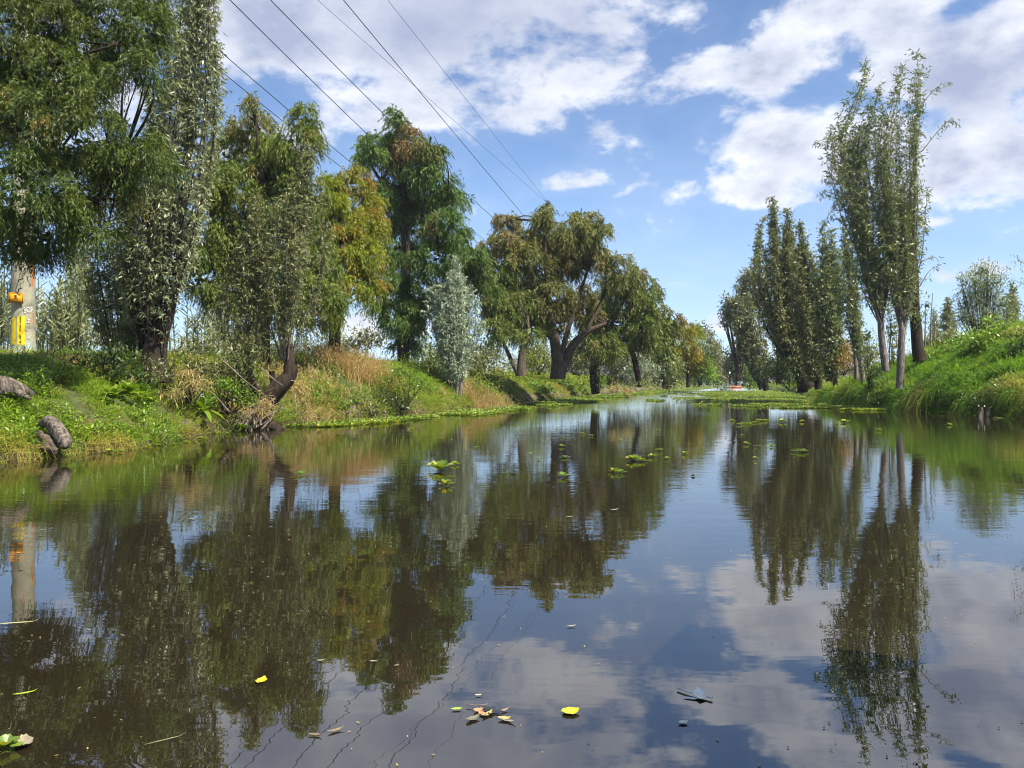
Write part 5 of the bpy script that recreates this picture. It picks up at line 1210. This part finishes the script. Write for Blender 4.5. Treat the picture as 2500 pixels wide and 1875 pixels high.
def feather():
    Y0 = HC * F / (1698 - HORY); root = empty('floating_twig', ((1697-1250)/F*Y0, Y0, .004)); tag(root, 'pale grey forked twig with papery leaf on the dark blue reflection', 'twig')
    A = Acc(); f = lambda px, py: np.array([(px - 1250) / F * Y0, HC * F / (py - HORY), .008])
    tube(A, spline([f(1661, 1684), f(1690, 1696), f(1732, 1709)], 8), .0035, 6, .5); A.obj('twig', flat_mat('pale_twig', (.72, .74, .64), .6), root)
    A = Acc(); V = [f(1690, 1697), f(1708, 1691), f(1722, 1706), f(1700, 1712)]; V[1][2] = .022; A.add(V, [(0, 1, 2, 3)]); A.obj('papery_leaf', flat_mat('papery', (.75, .78, .70), .6), root)
    leafobj('papery_leaf', 'small greenish floating scrap below the forked twig', 1668, 1766, .03, .02, (.66, .72, .55), .1)
    leafobj('papery_leaf', 'pale papery leaf half sunk under the forked twig', 1687, 1706, .05, .014, (.60, .66, .70), -.4, z=.002)
feather()
leafobj('dark_leaf', 'dark little leaf standing on the blue water right of centre', 1692, 1163, .10, .05, (.03, .07, .02), 1.4, curl=1.0)

# ------------------------------------------------------------------ far boats
def punt(label, px, Y, L, Wd, H, col, rz):
    x = (px - 1250) / F * Y; root = empty('punt_boat', (x, Y, 0)); tag(root, label, 'boat'); root.rotation_euler = (0, 0, rz)
    t = np.linspace(-1, 1, 11); hw = Wd / 2 * (1 - .45 * np.abs(t) ** 3); zt = H + .25 * np.abs(t) ** 3; zb = .02 + .3 * np.abs(t) ** 4 - .15
    V = []
    for i in range(11):
        X_ = t[i] * L / 2
        V += [(X_, -hw[i], zt[i]), (X_, -hw[i] * .8, zb[i]), (X_, hw[i] * .8, zb[i]), (X_, hw[i], zt[i]), (X_, hw[i] - .05, zt[i]), (X_, hw[i] * .75, zb[i] + .06), (X_, -hw[i] * .75, zb[i] + .06), (X_, -hw[i] + .05, zt[i])]
    f = []
    for i in range(10):
        for j in range(8): f.append((i * 8 + j, i * 8 + (j + 1) % 8, i * 8 + 8 + (j + 1) % 8, i * 8 + 8 + j))
    f += [tuple(range(8)), tuple(range(80, 88))]
    for (nm, ff, mt) in (('hull', None, flat_mat('boat_paint', col, .5)),):
        A = Acc(); A.add(V, f[:-2]); A.add(np.array(V)[:8], [tuple(range(8))]); A.add(np.array(V)[80:], [tuple(range(8))]); me = A.mesh(nm, mt); o = bpy.data.objects.new(nm, me); COL.objects.link(o); o.parent = root
    for s in (-.3, .3):
        A = Acc(); c = [(s * L / 2 + a, b_ * Wd * .42, H - .08 + e) for a in (-.12, .12) for b_ in (-1, 1) for e in (0, .03)]
        A.add(c, [(0, 1, 3, 2), (4, 6, 7, 5), (0, 4, 5, 1), (2, 3, 7, 6), (0, 2, 6, 4), (1, 5, 7, 3)]); me = A.mesh('thwart', M['twig']); o = bpy.data.objects.new('thwart', me); COL.objects.link(o); o.parent = root
punt('tiny faded red boat moored at the far right edge of the canal', 1797, 200, 2.7, 1.3, .42, (.55, .12, .06), .1)
punt('tiny dark green boat beside the red one far down the canal', 1776, 204, 2.2, 1.2, .30, (.03, .08, .05), .1)

# ------------------------------------------------------------------ excursion boat lying alongside, just out of frame; its roof shades the water
def barge():
    ang = math.atan2(1.1, .63); L, Wd = 8.0, 2.2
    ex, ey = 1.605, .95                       # far left corner area of the roof edge
    fx, fy = math.cos(ang), math.sin(ang); nx, ny = fy, -fx       # forward, right
    t_end = 1.35
    cx = ex + fx * (t_end - L / 2) + nx * Wd / 2; cy = ey + fy * (t_end - L / 2) + ny * Wd / 2
    root = empty('flat_boat', (cx, cy, 0)); root.rotation_euler = (0, 0, ang); tag(root, 'roofed wooden excursion boat alongside whose roof shades the nearest water', 'boat')
    red = flat_mat('barge_paint', (.45, .08, .05), .5); wood = flat_mat('barge_wood', (.30, .20, .11), .7); canvas = flat_mat('barge_roof', (.55, .50, .40), .8)
    def boxp(name, x0, x1, y0, y1, z0, z1, mat):
        A = Acc(); c = [(x, y, z) for x in (x0, x1) for y in (y0, y1) for z in (z0, z1)]
        A.add(c, [(0, 1, 3, 2), (4, 6, 7, 5), (0, 4, 5, 1), (2, 3, 7, 6), (0, 2, 6, 4), (1, 5, 7, 3)]); me = A.mesh(name, mat); o = bpy.data.objects.new(name, me); COL.objects.link(o); o.parent = root
    boxp('hull', -L/2, L/2 - 1.2, -Wd/2 + .25, Wd/2 - .25, -.2, .45, red)
    boxp('roof', -L/2, L/2, -Wd/2, Wd/2, 2.6, 2.66, canvas)
    for x in (-L/2 + .3, 0, L/2 - 1.5):
        for y in (-Wd/2 + .3, Wd/2 - .3): boxp('post', x - .03, x + .03, y - .03, y + .03, .45, 2.6, wood)
barge()

mark('end')
if __name__ == '__main__':
    last = 0
    for n, t in LOG: print('TRIS', n, t - last, t); last = t
